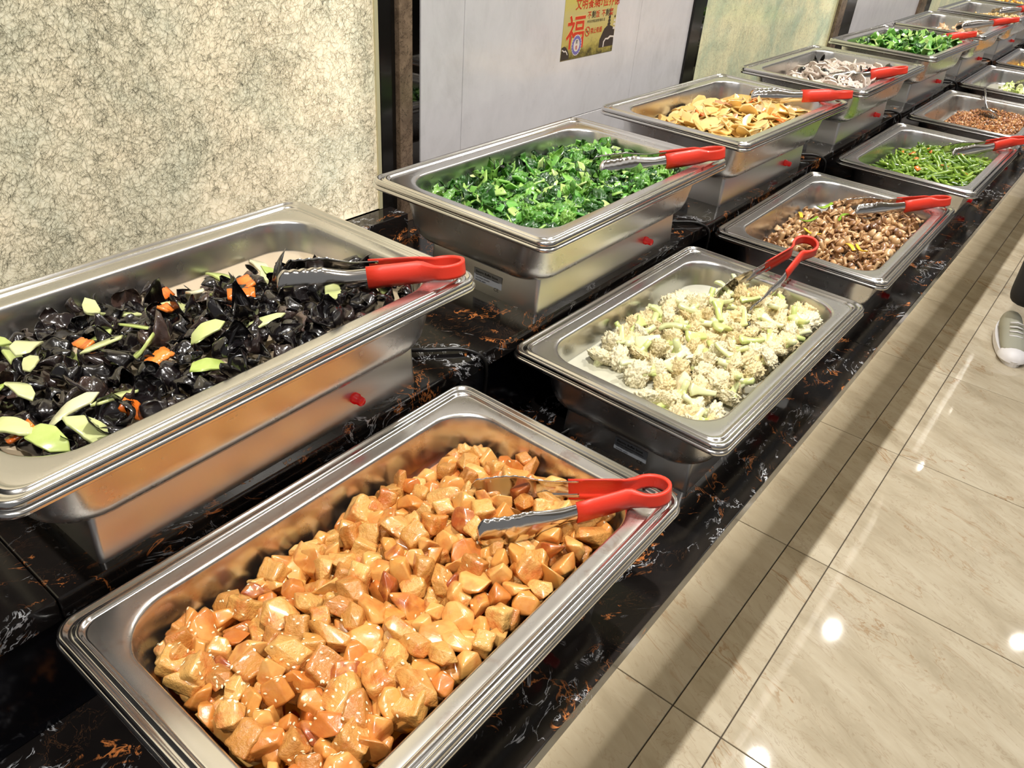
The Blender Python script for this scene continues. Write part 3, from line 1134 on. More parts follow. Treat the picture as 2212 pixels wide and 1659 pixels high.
def liquid(key, z, mat, name, label, cat, ins=0.0400, amp=0.0004):
    """level surface of broth inside the pan, with a body down to the pan floor"""
    V, F = [], []
    n = 9
    N = 4 * (n + 1)
    rings = [(ins + 0.012, -0.0625, 0.042), (ins + 0.001, z, 0.050), (ins + 0.004, z - 0.0002, 0.048)]
    for (i_, zz, R) in rings:
        for (x, y) in rring(PW_ / 2 - i_, PD_ / 2 - i_, R, n):
            V.append(to_world(key, x, y, zz))
    for i in range(2):
        for k in range(N):
            k2 = (k + 1) % N
            F.append((i * N + k, i * N + k2, (i + 1) * N + k2, (i + 1) * N + k))
    F.append(tuple(2 * N + k for k in range(N)))
    return obj(name, mesh_pydata(name, V, F, True, mat), label=label, cat=cat, kind='stuff')


# ---- F1: potato and chicken
pot = [bm_mesh('potato_chunk', hull_chunk(i, 0.0195 * a, 0.0165 * b, 0.0130 * c, 10 + i % 3, 0.16), M['potato']) for i, (a, b, c) in
       enumerate([(1, 1, 1), (1.15, 0.9, 1), (0.9, 1.1, 1.1), (1.2, 1, 0.8), (0.85, 0.9, 1.2), (1.1, 1.15, 1), (0.75, 0.8, 0.95), (1.0, 1.1, 0.9)])]
chk = [bm_mesh('chicken_chunk', hull_chunk(i + 70, 0.0175 * a, 0.0140 * b, 0.0120 * c, 12, 0.10, 0.0016) if i % 2 else box_chunk(i + 40, 0.0148 * a, 0.0122 * b, 0.0096 * c, 0.0030, 0.0022), M['chicken']) for i, (a, b, c) in
       enumerate([(1, 1, 1), (1.15, 1, 1.1), (0.85, 1.1, 1), (1.25, 0.9, 1), (0.8, 0.8, 1), (1.05, 1.15, 1.15), (0.7, 0.9, 1.1)])]


def h_f1(x, y):
    h = -0.017 - 0.024 * sstep(-0.01, 0.12, y) - 0.008 * sstep(0.08, 0.22, x)
    h += 0.004 * mnoise.noise(Vector((x * 18, y * 18, 3)))
    # scooped-out far corner shows bare steel
    if x > 0.10 and y > 0.085 - 0.25 * (x - 0.10) * (x < 0.17) and x < 0.205 and y > 0.100:
        return None
    return h


pts = darts(h_f1, 0.0195, 11, 60000, 0.226, 0.124, 420)
pts.sort(key=lambda p: -(p[1] - 0.4 * p[0]))
rr = random.Random(2)
top = pts[-300:] if len(pts) > 300 else pts
pp, cc_ = [], []
for p in top:
    (pp if rr.random() < 0.52 else cc_).append(p)
joined('F1', pot + chk, [(x, y, h - 0.016) for x, y, h in darts(h_f1, 0.019, 12, 20000, 0.222, 0.12, 400)], 3, 'potato_and_chicken_mass',
       'sauce-covered potato and chicken buried under the top layer', 'food', full=True)
scatter('F1', pot, pp, 21, 'potato_chunk', 'orange glazed potato chunk in the nearest front dish', 'potato', 'potato chunks in the nearest front dish', full=True, smin=0.8, smax=1.2, dz=-0.004, jz=0.004)
scatter('F1', chk, cc_, 22, 'chicken_chunk', 'tan glazed chicken chunk in the nearest front dish', 'chicken', 'chicken chunks in the nearest front dish', tilt=0.6, smin=0.85, smax=1.25, dz=-0.001, jz=0.004)
if len(pts) > 300:
    joined('F1', pot + chk, [(x, y, h - 0.004) for x, y, h in pts[:-300]], 5, 'potato_and_chicken_rest', 'potato and chicken pieces at the back edge of the nearest front dish', 'food', full=True)
# pool of sauce
liquid('F1', -0.0585, M['orange_sauce'], 'orange_sauce', 'oily orange sauce under the potato and chicken', 'sauce', 0.0450)
# sesame: thick in the near left, sparse elsewhere
V, F = [], []
r_ = random.Random(9)
deps = bpy.context.evaluated_depsgraph_get()
seed_n = 0
seeds = []
bpy.context.view_layer.update()
deps = bpy.context.evaluated_depsgraph_get()
for _ in range(1300):
    x, y = r_.uniform(-0.21, 0.21), r_.uniform(-0.115, 0.115)
    dens = 0.95 * math.exp(-((x + 0.19) ** 2 / 0.007)) + 0.10
    if r_.random() > dens:
        continue
    seeds.append((x, y))
V, F, b0 = [], [], 0
for (x, y) in seeds:
    w = to_world('F1', x, y, 0.03)
    hit, loc, nor, idx, ob_, _ = S.ray_cast(deps, w, Vector((0, 0, -1)), distance=0.12)
    if not hit or nor.z < 0.25:
        continue
    q = nor.to_track_quat('Z', 'Y') @ Euler((0, 0, r_.uniform(0, 6.28))).to_quaternion()
    L, Wd, T = 0.0019, 0.0011, 0.0007
    for (a, b, c) in ((-L, 0, 0), (-L * 0.3, Wd, 0), (L * 0.6, Wd * 0.6, 0), (L, 0, 0), (L * 0.6, -Wd * 0.6, 0), (-L * 0.3, -Wd, 0), (0, 0, T)):
        V.append(loc + nor * 0.0003 + q @ Vector((a, b, c)))
    F += [(b0 + k, b0 + (k + 1) % 6, b0 + 6) for k in range(6)]
    b0 += 7
obj('sesame_seeds', mesh_pydata('sesame_seeds', V, F, True, M['sesame']), label='white sesame seeds strewn over the potato and chicken', cat='sesame', kind='stuff')


# ---- F2: cauliflower
def floret(seed, R=0.013, sub=5):
    r = random.Random(seed)
    bm = bmesh.new()
    bmesh.ops.create_icosphere(bm, subdivisions=sub, radius=1)
    ex = r.uniform(0.85, 1.25)
    for v in bm.verts:
        d = v.co.normalized()
        under = max(0.0, -d.z)
        p = Vector((d.x * ex * (1 - 0.25 * under), d.y * (1 - 0.25 * under), d.z * 0.72 if d.z > 0 else d.z * 0.42))
        o1 = Vector((seed * 1.7, 0.3, 0))
        l1 = 0.75 - mnoise.voronoi(d * 1.9 + o1)[0][0]
        l2 = 0.75 - mnoise.voronoi(d * 5.2 + o1)[0][0]
        l3 = 0.55 - mnoise.voronoi(d * 10.5 + o1)[0][0]
        v.co = p * R * (0.76 + (0.36 * l1 + 0.30 * l2 + 0.30 * l3) * (1 - 0.7 * under))
    head = bm_mesh('floret_head', bm, M['cauli'])
    V, F = [], []
    # main stalk with three side branches fanning up under the curd
    base_len = R * r.uniform(0.9, 1.4)
    for (dx, dy, w0, w1) in ((0, 0, 0.34, 0.30), (0.55, 0.1, 0.2, 0.24), (-0.5, 0.3, 0.2, 0.24), (0.05, -0.6, 0.2, 0.22)):
        if dx == 0 and dy == 0:
            pts_ = [(0, 0, -base_len), (0, 0, -base_len * 0.5), (0, 0, 0), (0, 0, R * 0.3)]
            tp = [0.75, 0.8, 1.1, 1.3]
        else:
            pts_ = [(0, 0, -base_len * 0.55), (dx * R * 0.5, dy * R * 0.5, -R * 0.2), (dx * R * 1.1, dy * R * 1.1, R * 0.25)]
            tp = [1, 0.9, 1.3]
        v_, f_ = tube(pts_, R * w0, 8, taper=tp)
        b = len(V)
        V += v_
        F += [tuple(i + b for i in f) for f in f_]
    stalk = mesh_pydata('floret_stalk', V, F, True, M['cauli_stem'])
    return (head, ('floret_stalk', stalk))


flor = [floret(i, 0.0165 + 0.0020 * (i % 4)) for i in range(8)]


def h_f2(x, y):
    # pile in the middle and front, thin on the left, open broth at the back right
    d = 0.026 * sstep(-0.20, -0.06, x) * (1 - sstep(0.16, 0.24, x) * 0.7) * (1 - 0.85 * sstep(0.02, 0.125, y))
    if x < -0.155 and y > -0.02:
        return None
    if y > 0.092 and (x > 0.10 or x < -0.1):
        return None
    if x > 0.12 and 0.045 < y:
        return None
    if x < -0.10 and -0.05 < y < 0.01 and (int(x * 100) % 2):
        return None
    return -0.047 + d


liquid('F2', -0.046, M['white_broth'], 'milky_broth', 'thin milky broth in the cauliflower dish', 'broth', 0.0402)
p2 = darts(h_f2, 0.0270, 5, 20000, 0.222, 0.121, 150)
scatter('F2', flor, p2, 31, 'cauliflower_floret', 'cream cauliflower floret with pale green stalk in the front dish', 'cauliflower', 'florets in the cauliflower dish', full=True, smin=0.8, smax=1.15, dz=0.006, jz=0.004)
flor_low = [floret(i, 0.0165 + 0.0020 * (i % 4), 3)[0] for i in range(4)]
joined('F2', flor_low, [(x, y, h - 0.010) for x, y, h in darts(h_f2, 0.030, 6, 9000, 0.21, 0.11, 90) if h > -0.036], 8, 'cauliflower_mass', 'cauliflower buried under the top florets', 'cauliflower', full=True)
r_ = random.Random(4)
cst = []
for i in range(4):
    w = 0.008 + 0.002 * (i % 2)
    cst.append(slab('cauliflower_stalk', [(-0.019, -w * 0.45), (-0.006, -w * 0.5), (0.006, -w * 0.7), (0.016, -w * 1.1), (0.019, 0), (0.016, w * 1.1), (0.006, w * 0.6), (-0.019, w * 0.45)], 0.007, M['cauli_stem'], bend=(-1) ** i * 10))
scatter('F2', cst, darts(lambda x, y: (h_f2(x, y) if (h_f2(x, y) or -1) > -0.04 else None), 0.040, 41, 3000, 0.21, 0.11, 26), 42, 'cauliflower_stalk', 'pale green cut stalk among the cauliflower florets', 'cauliflower', 'cut stalks in the cauliflower dish', tilt=0.35, dz=0.019)


# ---- leafy things
def leaf_mesh(name, seed, rx, ry, mat, amp=0.005, fr=60, curl=12, thick=0.0008, rings=5, seg=16, crumple=0.0):
    r = random.Random(seed)
    ph = [r.uniform(0, 6.28) for _ in range(3)]

    def out(a):
        return math.hypot(rx * math.cos(a), ry * math.sin(a)) * (1 + 0.12 * math.sin(3 * a + ph[0]) + 0.08 * math.sin(7 * a + ph[1]))

    def disp(x, y, q, a):
        n = mnoise.noise(Vector((x * fr, y * fr, seed * 1.3))) * amp
        z = n + curl * x * x - curl * 0.6 * y * y + q ** 3 * amp * 0.7 * math.sin(6 * a + ph[2])
        if not crumple:
            return z
        p = Vector((x, y, z))
        p += mnoise.noise_vector(p * 85 + Vector((seed, 0, 0))) * 0.0085 * crumple + mnoise.noise_vector(p * 230 + Vector((0, seed, 0))) * 0.0036 * crumple
        return (p.x, p.y, p.z)
    return sheet(name, out, mat, seed, rings, seg, thick, disp)


leafs = [leaf_mesh('leaf_piece', i, 0.013 + 0.003 * (i % 3), 0.009 + 0.002 * (i % 2), M['leaf'], 0.006, 110, (-1) ** i * (16 + 12 * (i % 3)), rings=9, seg=24, crumple=1.0) for i in range(8)]


def clump_mesh(name, seed, R, mat):
    bm = bmesh.new()
    bmesh.ops.create_icosphere(bm, subdivisions=4, radius=1)
    o1 = Vector((seed * 2.3, seed, 0))
    for v in bm.verts:
        d = v.co.normalized()
        a = 1 - abs(mnoise.noise(d * 2.1 + o1)) * 2.2
        b = 1 - abs(mnoise.noise(d * 5.0 + o1)) * 2.2
        q = 0.52 + 0.42 * a + 0.26 * b
        v.co = Vector((d.x * 1.25, d.y * 0.9, d.z * 0.62)) * R * q
    return bm_mesh(name, bm, mat)


leafs = leafs[:4] + [clump_mesh('leaf_piece', 30 + i, 0.0115 + 0.0015 * (i % 3), M['leaf']) for i in range(6)]
stems = []
r_ = random.Random(77)
for i in range(7):
    L, w = r_.uniform(0.009, 0.019), r_.uniform(0.0055, 0.0105)
    sk = r_.uniform(-0.005, 0.005)
    stems.append(slab('stem_piece', [(-L + sk, -w), (0, -w * 1.1), (L + sk, -w), (L - sk, w), (0, w * 1.1), (-L - sk, w)], r_.uniform(0.0022, 0.0038), M['stem_green'], bend=r_.uniform(-22, 22), twist=r_.uniform(-25, 25)))

h_b2 = lambda x, y: -0.052 + 0.033 * (1 - sstep(0.035, 0.125, y)) * (0.45 + 0.55 * sstep(-0.235, -0.13, x)) * (1 - 0.5 * sstep(0.12, 0.24, x)) + 0.012 * sstep(0.0, 0.10, y) + 0.005 * mnoise.noise(Vector((x * 22, y * 22, 1)))
joined('B2', leafs + stems, [(x, y, h - 0.010) for x, y, h in darts(h_b2, 0.0125, 50, 20000, 0.224, 0.123, 520)], 51, 'chopped_greens_mass', 'chopped leaves and stems beneath the top of the green dish', 'greens', tilt=0.9, smin=1.0, smax=1.5)
scatter('B2', leafs, darts(h_b2, 0.0146, 52, 30000, 0.222, 0.121, 300), 53, 'leaf_piece', 'dark green wilted leaf piece in the chopped greens', 'greens', 'leaf pieces in the chopped greens', tilt=0.75, smin=0.7, smax=1.25, dz=0.001, jz=0.004)
scatter('B2', stems, darts(h_b2, 0.0165, 54, 30000, 0.222, 0.121, 240), 55, 'stem_piece', 'bright green cut stem piece in the chopped greens', 'greens', 'stem pieces in the chopped greens', tilt=0.6, smin=0.5, smax=1.2, dz=0.004, jz=0.005)

# ---- B1: black fungus, celery, carrot, broth
liquid('B1', -0.043, M['broth'], 'beige_broth', 'cloudy beige broth in the black fungus dish', 'broth', 0.0402)


def fungus_mesh(seed):
    r = random.Random(seed)
    R = r.uniform(0.019, 0.026)
    ph = [r.uniform(0, 6.28) for _ in range(4)]
    cup = r.choice((-1, -1, 1)) * r.uniform(20, 40)

    def out(a):
        return R * (1 + 0.12 * math.sin(2 * a + ph[0]) + 0.07 * math.sin(3 * a + ph[1]))

    def disp(x, y, q, a):
        z = cup * (x * x + 0.5 * y * y)
        z += q ** 2.5 * 0.0040 * math.sin(4 * a + ph[2]) + q ** 3 * 0.0012 * math.sin(9 * a + ph[3])
        z += mnoise.noise(Vector((x * 62, y * 62, seed))) * 0.009
        s = 1 - 0.42 * q * q
        return (x * s + 0.002 * mnoise.noise(Vector((y * 90, z * 90, seed))), y * s, z)
    return sheet('fungus', out, M['fungus'], seed, 7, 26, 0.0016, disp)


fun = [fungus_mesh(i) for i in range(12)]


def h_b1(x, y):
    h = -0.041 + 0.020 * (1 - sstep(0.0, 0.09, y + 0.3 * max(0, x))) * sstep(-0.28, -0.05, x) + 0.006 * mnoise.noise(Vector((x * 20, y * 20, 7)))
    if x > 0.03 and y > 0.085 - 0.35 * (x - 0.03) + 0.02 * mnoise.noise(Vector((x * 60, y * 60, 2))):
        return None
    n = mnoise.noise(Vector((x * 16 + 5, y * 16, 9)))
    if n > 0.32:
        return None
    return h


pf = darts(h_b1, 0.0168, 61, 30000, 0.222, 0.121, 250)
scatter('B1', fun, pf, 62, 'fungus_piece', 'glossy black wood ear fungus piece in the pale broth dish', 'fungus', 'fungus pieces in the pale broth dish', tilt=0.7, smin=0.75, smax=1.15, dz=0.006, jz=0.003)
scatter('B1', fun, [(0.075, 0.098, -0.040), (0.11, 0.078, -0.040), (0.135, 0.085, -0.041), (0.165, 0.062, -0.041), (0.10, 0.062, -0.040), (0.19, 0.03, -0.04), (0.205, 0.0, -0.04)], 63, 'fungus_piece',
        'small black fungus piece afloat near the tongs of the broth dish', 'fungus', 'fungus pieces afloat near the tongs', tilt=0.4, smin=0.55, smax=0.75, dz=0.002)
cel = []
r_ = random.Random(8)
for i in range(6):
    L, w = r_.uniform(0.022, 0.036), r_.uniform(0.0085, 0.0120)
    cel.append(slab('celery_slice', [(-L, -w * 0.2), (-L * 0.6, -w * 0.9), (0, -w), (L * 0.55, -w * 0.9), (L, -w * 0.1), (L * 0.7, w * 0.6), (0, w), (-L * 0.7, w * 0.8)], 0.0035, M['onion'] if i == 5 else M['celery'], bend=r_.uniform(-14, 14), twist=r_.uniform(-20, 20)))
scatter('B1', cel, darts(lambda x, y: (h_b1(x, y) or -0.04) if not (x > 0.03 and y > 0.06) else None, 0.060, 64, 4000, 0.215, 0.115, 13), 65, 'celery_slice', 'pale green slanted celery slice among the black fungus', 'celery', 'celery slices in the black fungus dish', tilt=0.35, smin=0.8, smax=1.1, dz=0.012, jz=0.003)
scatter('B1', cel, [(-0.19, 0.085, -0.020), (-0.165, 0.095, -0.022), (-0.145, 0.055, -0.020), (-0.20, 0.035, -0.018), (-0.215, -0.005, -0.018), (-0.185, -0.02, -0.016), (-0.17, -0.075, -0.018), (-0.20, -0.09, -0.022), (-0.135, -0.085, -0.017),
                   (-0.10, 0.00, -0.014), (-0.06, 0.01, -0.014), (-0.07, 0.075, -0.020), (0.02, 0.03, -0.015), (-0.02, -0.05, -0.012), (-0.05, -0.1, -0.016), (0.12, -0.03, -0.022), (-0.16, 0.015, -0.016), (-0.215, -0.06, -0.02)], 166, 'celery_slice',
        'long pale celery slice lying on top of the black fungus', 'celery', 'long celery slices in the black fungus dish', tilt=0.22, smin=0.65, smax=1.0, dz=0.009)
scatter('B1', cel, [(0.10, 0.115, -0.043), (0.135, 0.060, -0.041), (0.155, 0.098, -0.042), (0.175, 0.02, -0.04)], 66, 'celery_slice', 'celery slice floating in open broth by the tongs', 'celery', 'celery slices in open broth', tilt=0.2, dz=0.002)
car = []
for i in range(3):
    out = []
    n = 8
    L, w = 0.015, 0.0075
    for k in range(n + 1):
        out.append((-L + 2 * L * k / n, -w - (0.0009 if k % 2 else -0.0004)))
    for k in range(n, -1, -1):
        out.append((-L + 2 * L * k / n, w + (0.0009 if k % 2 else -0.0004)))
    car.append(slab('carrot_slice', out, 0.004, M['carrot'], bend=(-1) ** i * 8, twist=8, bev=False))
scatter('B1', car, [(-0.105, 0.028, -0.022), (-0.075, -0.055, -0.012), (-0.21, -0.065, -0.022), (0.055, -0.005, -0.015), (0.085, 0.028, -0.022), (-0.13, -0.105, -0.020), (0.01, 0.07, -0.022), (-0.02, 0.02, -0.013)], 67, 'carrot_slice',
        'crinkle-cut orange carrot slice among the black fungus', 'carrot', 'carrot slices in the black fungus dish', tilt=0.3, smin=0.75, smax=1.0, dz=0.006)


# ---- F3: mushrooms and peppers
def mushroom(seed):
    r = random.Random(seed)
    bm = bmesh.new()
    R = r.uniform(0.0062, 0.0095)
    res = bmesh.ops.create_uvsphere(bm, u_segments=12, v_segments=7, radius=R)
    for v in res['verts']:
        if v.co.z < 0:
            v.co.z *= -0.25
        v.co.z *= 0.75
        v.co += mnoise.noise_vector(v.co * 160 + Vector((seed, 0, 0))) * 0.0012
    L = r.uniform(0.012, 0.022)
    bend = r.uniform(-0.004, 0.004)
    pts_ = [(0, 0, R * 0.3), (bend * 0.4, 0, -L * 0.35), (bend, 0, -L * 0.7), (bend * 2.0, bend * 0.5, -L)]
    V, F = tube(smooth_path(pts_, 5), R * r.uniform(0.36, 0.5), 8, taper=[1.0, 0.9, 0.9, 1.0, 1.05, 1.1, 1.1, 1.0][:len(smooth_path(pts_, 5))] + [1] * 8)
    vs = [bm.verts.new(v) for v in V]
    for f in F:
        try:
            bm.faces.new([vs[i] for i in f])
        except ValueError:
            pass
    for v in bm.verts:
        v.co.z += L * 0.4
    return bm_mesh('mushroom', bm, M['mushroom'])


mush = [mushroom(i) for i in range(9)]


def h_f3(x, y):
    if x > 0.125 + 0.03 * mnoise.noise(Vector((x * 30, y * 30, 0))) and y > 0.055:
        return None
    if y > 0.112 or (x < -0.16 and y > 0.05):
        return None
    return -0.054 + 0.027 * (1 - sstep(0.03, 0.12, y)) * sstep(-0.25, -0.12, x) + 0.004 * mnoise.noise(Vector((x * 25, y * 25, 4)))


joined('F3', mush, [(x, y, h - 0.007) for x, y, h in darts(h_f3, 0.0135, 70, 20000, 0.224, 0.12, 420)], 71, 'mushroom_mass', 'mushrooms beneath the top layer of the mushroom dish', 'mushroom', full=True)
scatter('F3', mush, darts(h_f3, 0.0150, 72, 30000, 0.222, 0.12, 300), 73, 'braised_mushroom', 'small brown braised mushroom in the mushroom dish', 'mushroom', 'mushrooms in the mushroom dish', full=True, smin=0.8, smax=1.3, dz=0.001, jz=0.003)
pep = [slab('pepper_strip', [(-0.021, -0.0035), (0, -0.0045), (0.021, -0.003), (0.021, 0.003), (0, 0.004), (-0.021, 0.0035)], 0.0028, M[c], bend=b) for c, b in (('yellow_pepper', 12), ('yellow_pepper', -10), ('green_pepper', 16), ('green_pepper', -18))]
for i, (pm, x, y, h, yaw, lab) in enumerate([
        (pep[0], -0.105, -0.075, -0.020, 0.75, 'yellow pepper strip at the front edge of the mushrooms'), (pep[1], -0.100, -0.052, -0.018, 0.7, 'thick orange-yellow pepper strip across the mushrooms'), (pep[0], -0.09, 0.03, -0.022, 1.2, 'yellow pepper strip at the back left of the mushrooms'),
        (pep[1], 0.03, 0.098, -0.030, 0.5, 'yellow pepper strip at the far back of the mushrooms'), (pep[2], -0.02, 0.062, -0.024, 2.5, 'green pepper strip left at the back of the mushrooms'), (pep[2], 0.085, 0.065, -0.022, 2.7, 'large green pepper strip near the tong tips'), (pep[3], 0.065, 0.015, -0.018, 2.95, 'curved green pepper strip under the tong tips')]):
    obj('pepper_strip', pm, None, to_world('F3', x, y, h + 0.004), (0.15 * (-1) ** i, 0.1, yaw), label=lab, cat='pepper', group='pepper strips in the mushroom dish')


# ---- F4: green beans
beans = []
for i in range(7):
    r_ = random.Random(300 + i)
    L = r_.uniform(0.018, 0.030)
    b = r_.uniform(-0.004, 0.004)
    V, F = tube(smooth_path([(-L, 0, 0), (-L * 0.3, b, 0), (L * 0.3, b, 0), (L, 0, 0)], 6), 0.0041, 8, taper=[0.7, 1, 1, 1.05, 1, 1, 1, 1, 0.9, 0.7, 0.7, 0.7][:9] + [0.7] * 4)
    beans.append(mesh_pydata('bean_piece', V, F, True, M['bean']))


def h_f4(x, y):
    if y > 0.106 or (x > 0.15 and y > 0.07):
        return None
    return -0.053 + 0.030 * (1 - sstep(0.03, 0.12, y)) * (0.4 + 0.6 * sstep(-0.22, -0.10, x)) * (1 - 0.5 * sstep(0.1, 0.22, x)) + 0.003 * mnoise.noise(Vector((x * 25, y * 25, 4)))


joined('F4', beans, [(x, y, h - 0.006) for x, y, h in darts(h_f4, 0.0125, 80, 20000, 0.222, 0.12, 420)], 81, 'green_bean_mass', 'green beans beneath the top layer', 'beans', tilt=0.35)
scatter('F4', beans, darts(h_f4, 0.0135, 82, 30000, 0.215, 0.116, 300), 83, 'green_bean_piece', 'slanted cut green bean piece in the green bean dish', 'beans', 'bean pieces in the green bean dish', tilt=0.28, smin=0.8, smax=1.2, dz=0.002, jz=0.003)
scatter('F4', car, darts(lambda x, y: h_f4(x, y), 0.062, 84, 900, 0.2, 0.11, 11), 85, 'carrot_slice', 'small orange carrot slice among the green beans', 'carrot', 'carrot slices in the green bean dish', tilt=0.3, smin=0.5, smax=0.75, dz=0.008)

# ---- F5: minced meat
crumb = [bm_mesh('crumb', hull_chunk(500 + i, 0.0055, 0.0048, 0.0042, 9, 0.2), M['mince']) for i in range(5)]
h_f5 = lambda x, y: None if (y > 0.10 or x < -0.17 and y > 0.04) else -0.056 + 0.026 * (1 - sstep(0.0, 0.11, y)) * sstep(-0.23, -0.10, x) + 0.004 * mnoise.noise(Vector((x * 30, y * 30, 4)))
joined('F5', crumb, darts(h_f5, 0.0078, 90, 60000, 0.222, 0.12, 1300), 91, 'minced_meat', 'brown minced meat heaped in the fifth front dish', 'meat', full=True, smin=0.8, smax=1.5)
# ---- F6: a few cabbage leaves
cab = [leaf_mesh('cabbage_leaf', 600 + i, 0.024, 0.014, M['cabbage'], 0.006, 60, (-1) ** i * 16, 0.0012) for i in range(4)]
liquid('F6', -0.058, M['white_broth'], 'thin_cabbage_broth', 'thin pale broth in the cabbage dish', 'broth', 0.0450)
scatter('F6', cab, darts(lambda x, y: -0.052 if (y < 0.06 and x > -0.15 + y) else None, 0.030, 95, 3000, 0.21, 0.11, 46), 96, 'cabbage_leaf', 'pale green cooked cabbage leaf in the nearly empty dish', 'cabbage', 'cabbage leaves in the nearly empty dish', tilt=0.35, dz=0.003)
# ---- F7: egg
crumb2 = [bm_mesh('egg_curd', hull_chunk(520 + i, 0.010, 0.008, 0.006, 9, 0.2), M['egg']) for i in range(4)]
h_f7 = lambda x, y: -0.052 + 0.030 * (1 - sstep(0.0, 0.13, y)) * sstep(-0.24, -0.15, x)
joined('F7', crumb2, [(x, y, h - 0.008) for x, y, h in darts(h_f7, 0.018, 98, 9000, 0.222, 0.12, 260)], 92, 'egg_mass', 'scrambled egg beneath the top curds', 'egg', full=True)
scatter('F7', crumb2, darts(h_f7, 0.0165, 99, 20000, 0.22, 0.12, 230), 100, 'egg_curd', 'golden scrambled egg curd in the far front dish', 'egg', 'egg curds in the far front dish', full=True)

# ---- B3: potato slices
psl = []
r_ = random.Random(12)
for i in range(7):
    R = r_.uniform(0.019, 0.026)
    if i % 3 == 0:
        o_ = blob_out(r_, 9, R, R * 0.8, 0.1)
    elif i % 3 == 1:
        o_ = blob_out(r_, 8, R, R * 1.1, 0.06, 0, 180)
    else:
        o_ = blob_out(r_, 6, R * 1.25, R * 0.55, 0.12)
    psl.append(slab('potato_slice', o_, 0.0026, M['potato_slice'], bend=r_.uniform(-8, 8)))


def h_b3(x, y):
    if x > 0.205 or (x > 0.15 and y > 0.085):
        return None
    return -0.050 + 0.036 * (1 - sstep(0.02, 0.125, y)) * (0.5 + 0.5 * sstep(-0.22, -0.12, x)) * (1 - 0.55 * sstep(0.08, 0.22, x)) + 0.012 * sstep(0.02, 0.1, y) * (1 - sstep(0.0, 0.12, abs(x))) + 0.003 * mnoise.noise(Vector((x * 20, y * 20, 4)))


joined('B3', psl, [(x, y, h - 0.010) for x, y, h in darts(h_b3, 0.0155, 110, 20000, 0.222, 0.121, 330)], 111, 'potato_slice_mass', 'potato slices beneath the top layer', 'potato', tilt=0.35)
scatter('B3', psl, darts(h_b3, 0.0195, 112, 20000, 0.215, 0.116, 260), 113, 'potato_slice', 'thin golden potato slice in the potato dish', 'potato', 'slices in the potato dish', tilt=0.42, smin=0.8, smax=1.2, dz=0.001, jz=0.004)
pork = [leaf_mesh('pork_slice', 650 + i, 0.018, 0.012, M['pork'], 0.004, 70, 8, 0.002) for i in range(2)]
scatter('B3', pork, [(0.03, -0.055, -0.012), (0.10, -0.095, -0.016), (0.0, 0.02, -0.012), (0.12, -0.01, -0.02), (-0.08, -0.04, -0.015)], 114, 'pork_slice', 'pale pork slice lying on the potato slices', 'pork', 'pork slices in the potato dish', tilt=0.3, dz=0.004)
scatter('B3', car, [(0.0, -0.115, -0.016), (0.02, -0.10, -0.013), (0.105, 0.0, -0.018), (0.135, 0.0, -0.02), (-0.10, 0.02, -0.018)], 115, 'carrot_slice', 'orange carrot slice lying on the potato slices', 'carrot', 'carrot slices in the potato dish', tilt=0.3, smin=0.7, smax=0.95, dz=0.005)


# ---- B4: lotus root
def lotus_mesh(seed):
    r = random.Random(seed)
    R = r.uniform(0.018, 0.023)
    cu = bpy.data.curves.new('lotus', 'CURVE')
    cu.dimensions = '2D'
    cu.fill_mode = 'BOTH'
    cu.extrude = 0.0013
    cu.bevel_depth = 0.0006
    cu.bevel_resolution = 1

    def ring(cx, cy, rad, n, wob=0):
        sp = cu.splines.new('POLY')
        sp.points.add(n - 1)
        for k in range(n):
            a = 2 * math.pi * k / n
            q = rad * (1 + wob * math.cos(8 * a))
            sp.points[k].co = (cx + q * math.cos(a), cy + q * math.sin(a), 0, 1)
        sp.use_cyclic_u = True
    ring(0, 0, R, 40, 0.035)
    ring(0, 0, R * 0.10, 8)
    for k in range(8):
        a = 2 * math.pi * (k + 0.5) / 8
        ring(R * 0.56 * math.cos(a), R * 0.56 * math.sin(a), R * 0.145, 10)
    to = bpy.data.objects.new('lotus', cu)
    COL.objects.link(to)
    bpy.context.view_layer.update()
    me = bpy.data.meshes.new_from_object(to.evaluated_get(bpy.context.evaluated_depsgraph_get()))
    bpy.data.objects.remove(to)
    bend = r.uniform(-9, 9)
    for v in me.vertices:
        v.co.z += bend * v.co.x ** 2 + 0.0012 * mnoise.noise(Vector((v.co.x * 80, v.co.y * 80, seed)))
    me.materials.clear()
    me.materials.append(M['lotus'])
    me.name = 'lotus_slice'
    return me


lot = [lotus_mesh(i) for i in range(3)]


def h_b4(x, y):
    if y > 0.105 or (x > 0.17 and y > 0.03):
        return None
    return -0.050 + 0.036 * (1 - sstep(0.02, 0.12, y)) * (0.5 + 0.5 * sstep(-0.22, -0.12, x)) * (1 - 0.65 * sstep(0.02, 0.2, x))


joined('B4', lot, [(x, y, h - 0.010) for x, y, h in darts(h_b4, 0.020, 120, 9000, 0.215, 0.118, 160)], 121, 'lotus_root_mass', 'lotus root slices beneath the top layer', 'lotus root', tilt=0.5)
scatter('B4', lot, darts(h_b4, 0.0225, 122, 9000, 0.21, 0.11, 120), 123, 'lotus_root_slice', 'pale holed lotus root slice in the lotus dish', 'lotus root', 'slices in the lotus root dish', tilt=0.6, smin=0.8, smax=1.1, dz=0.003, jz=0.004)
scatter('B4', fun, [(-0.115, 0.06, -0.020), (-0.09, 0.0, -0.013), (-0.045, -0.09, -0.012), (0.05, -0.06, -0.015), (0.06, 0.0, -0.022), (0.02, 0.06, -0.020), (0.15, -0.10, -0.026)], 124, 'fungus_piece', 'black fungus piece among the lotus root slices', 'fungus', 'fungus pieces in the lotus root dish', tilt=0.3, smin=0.8, smax=1.1, dz=0.014)

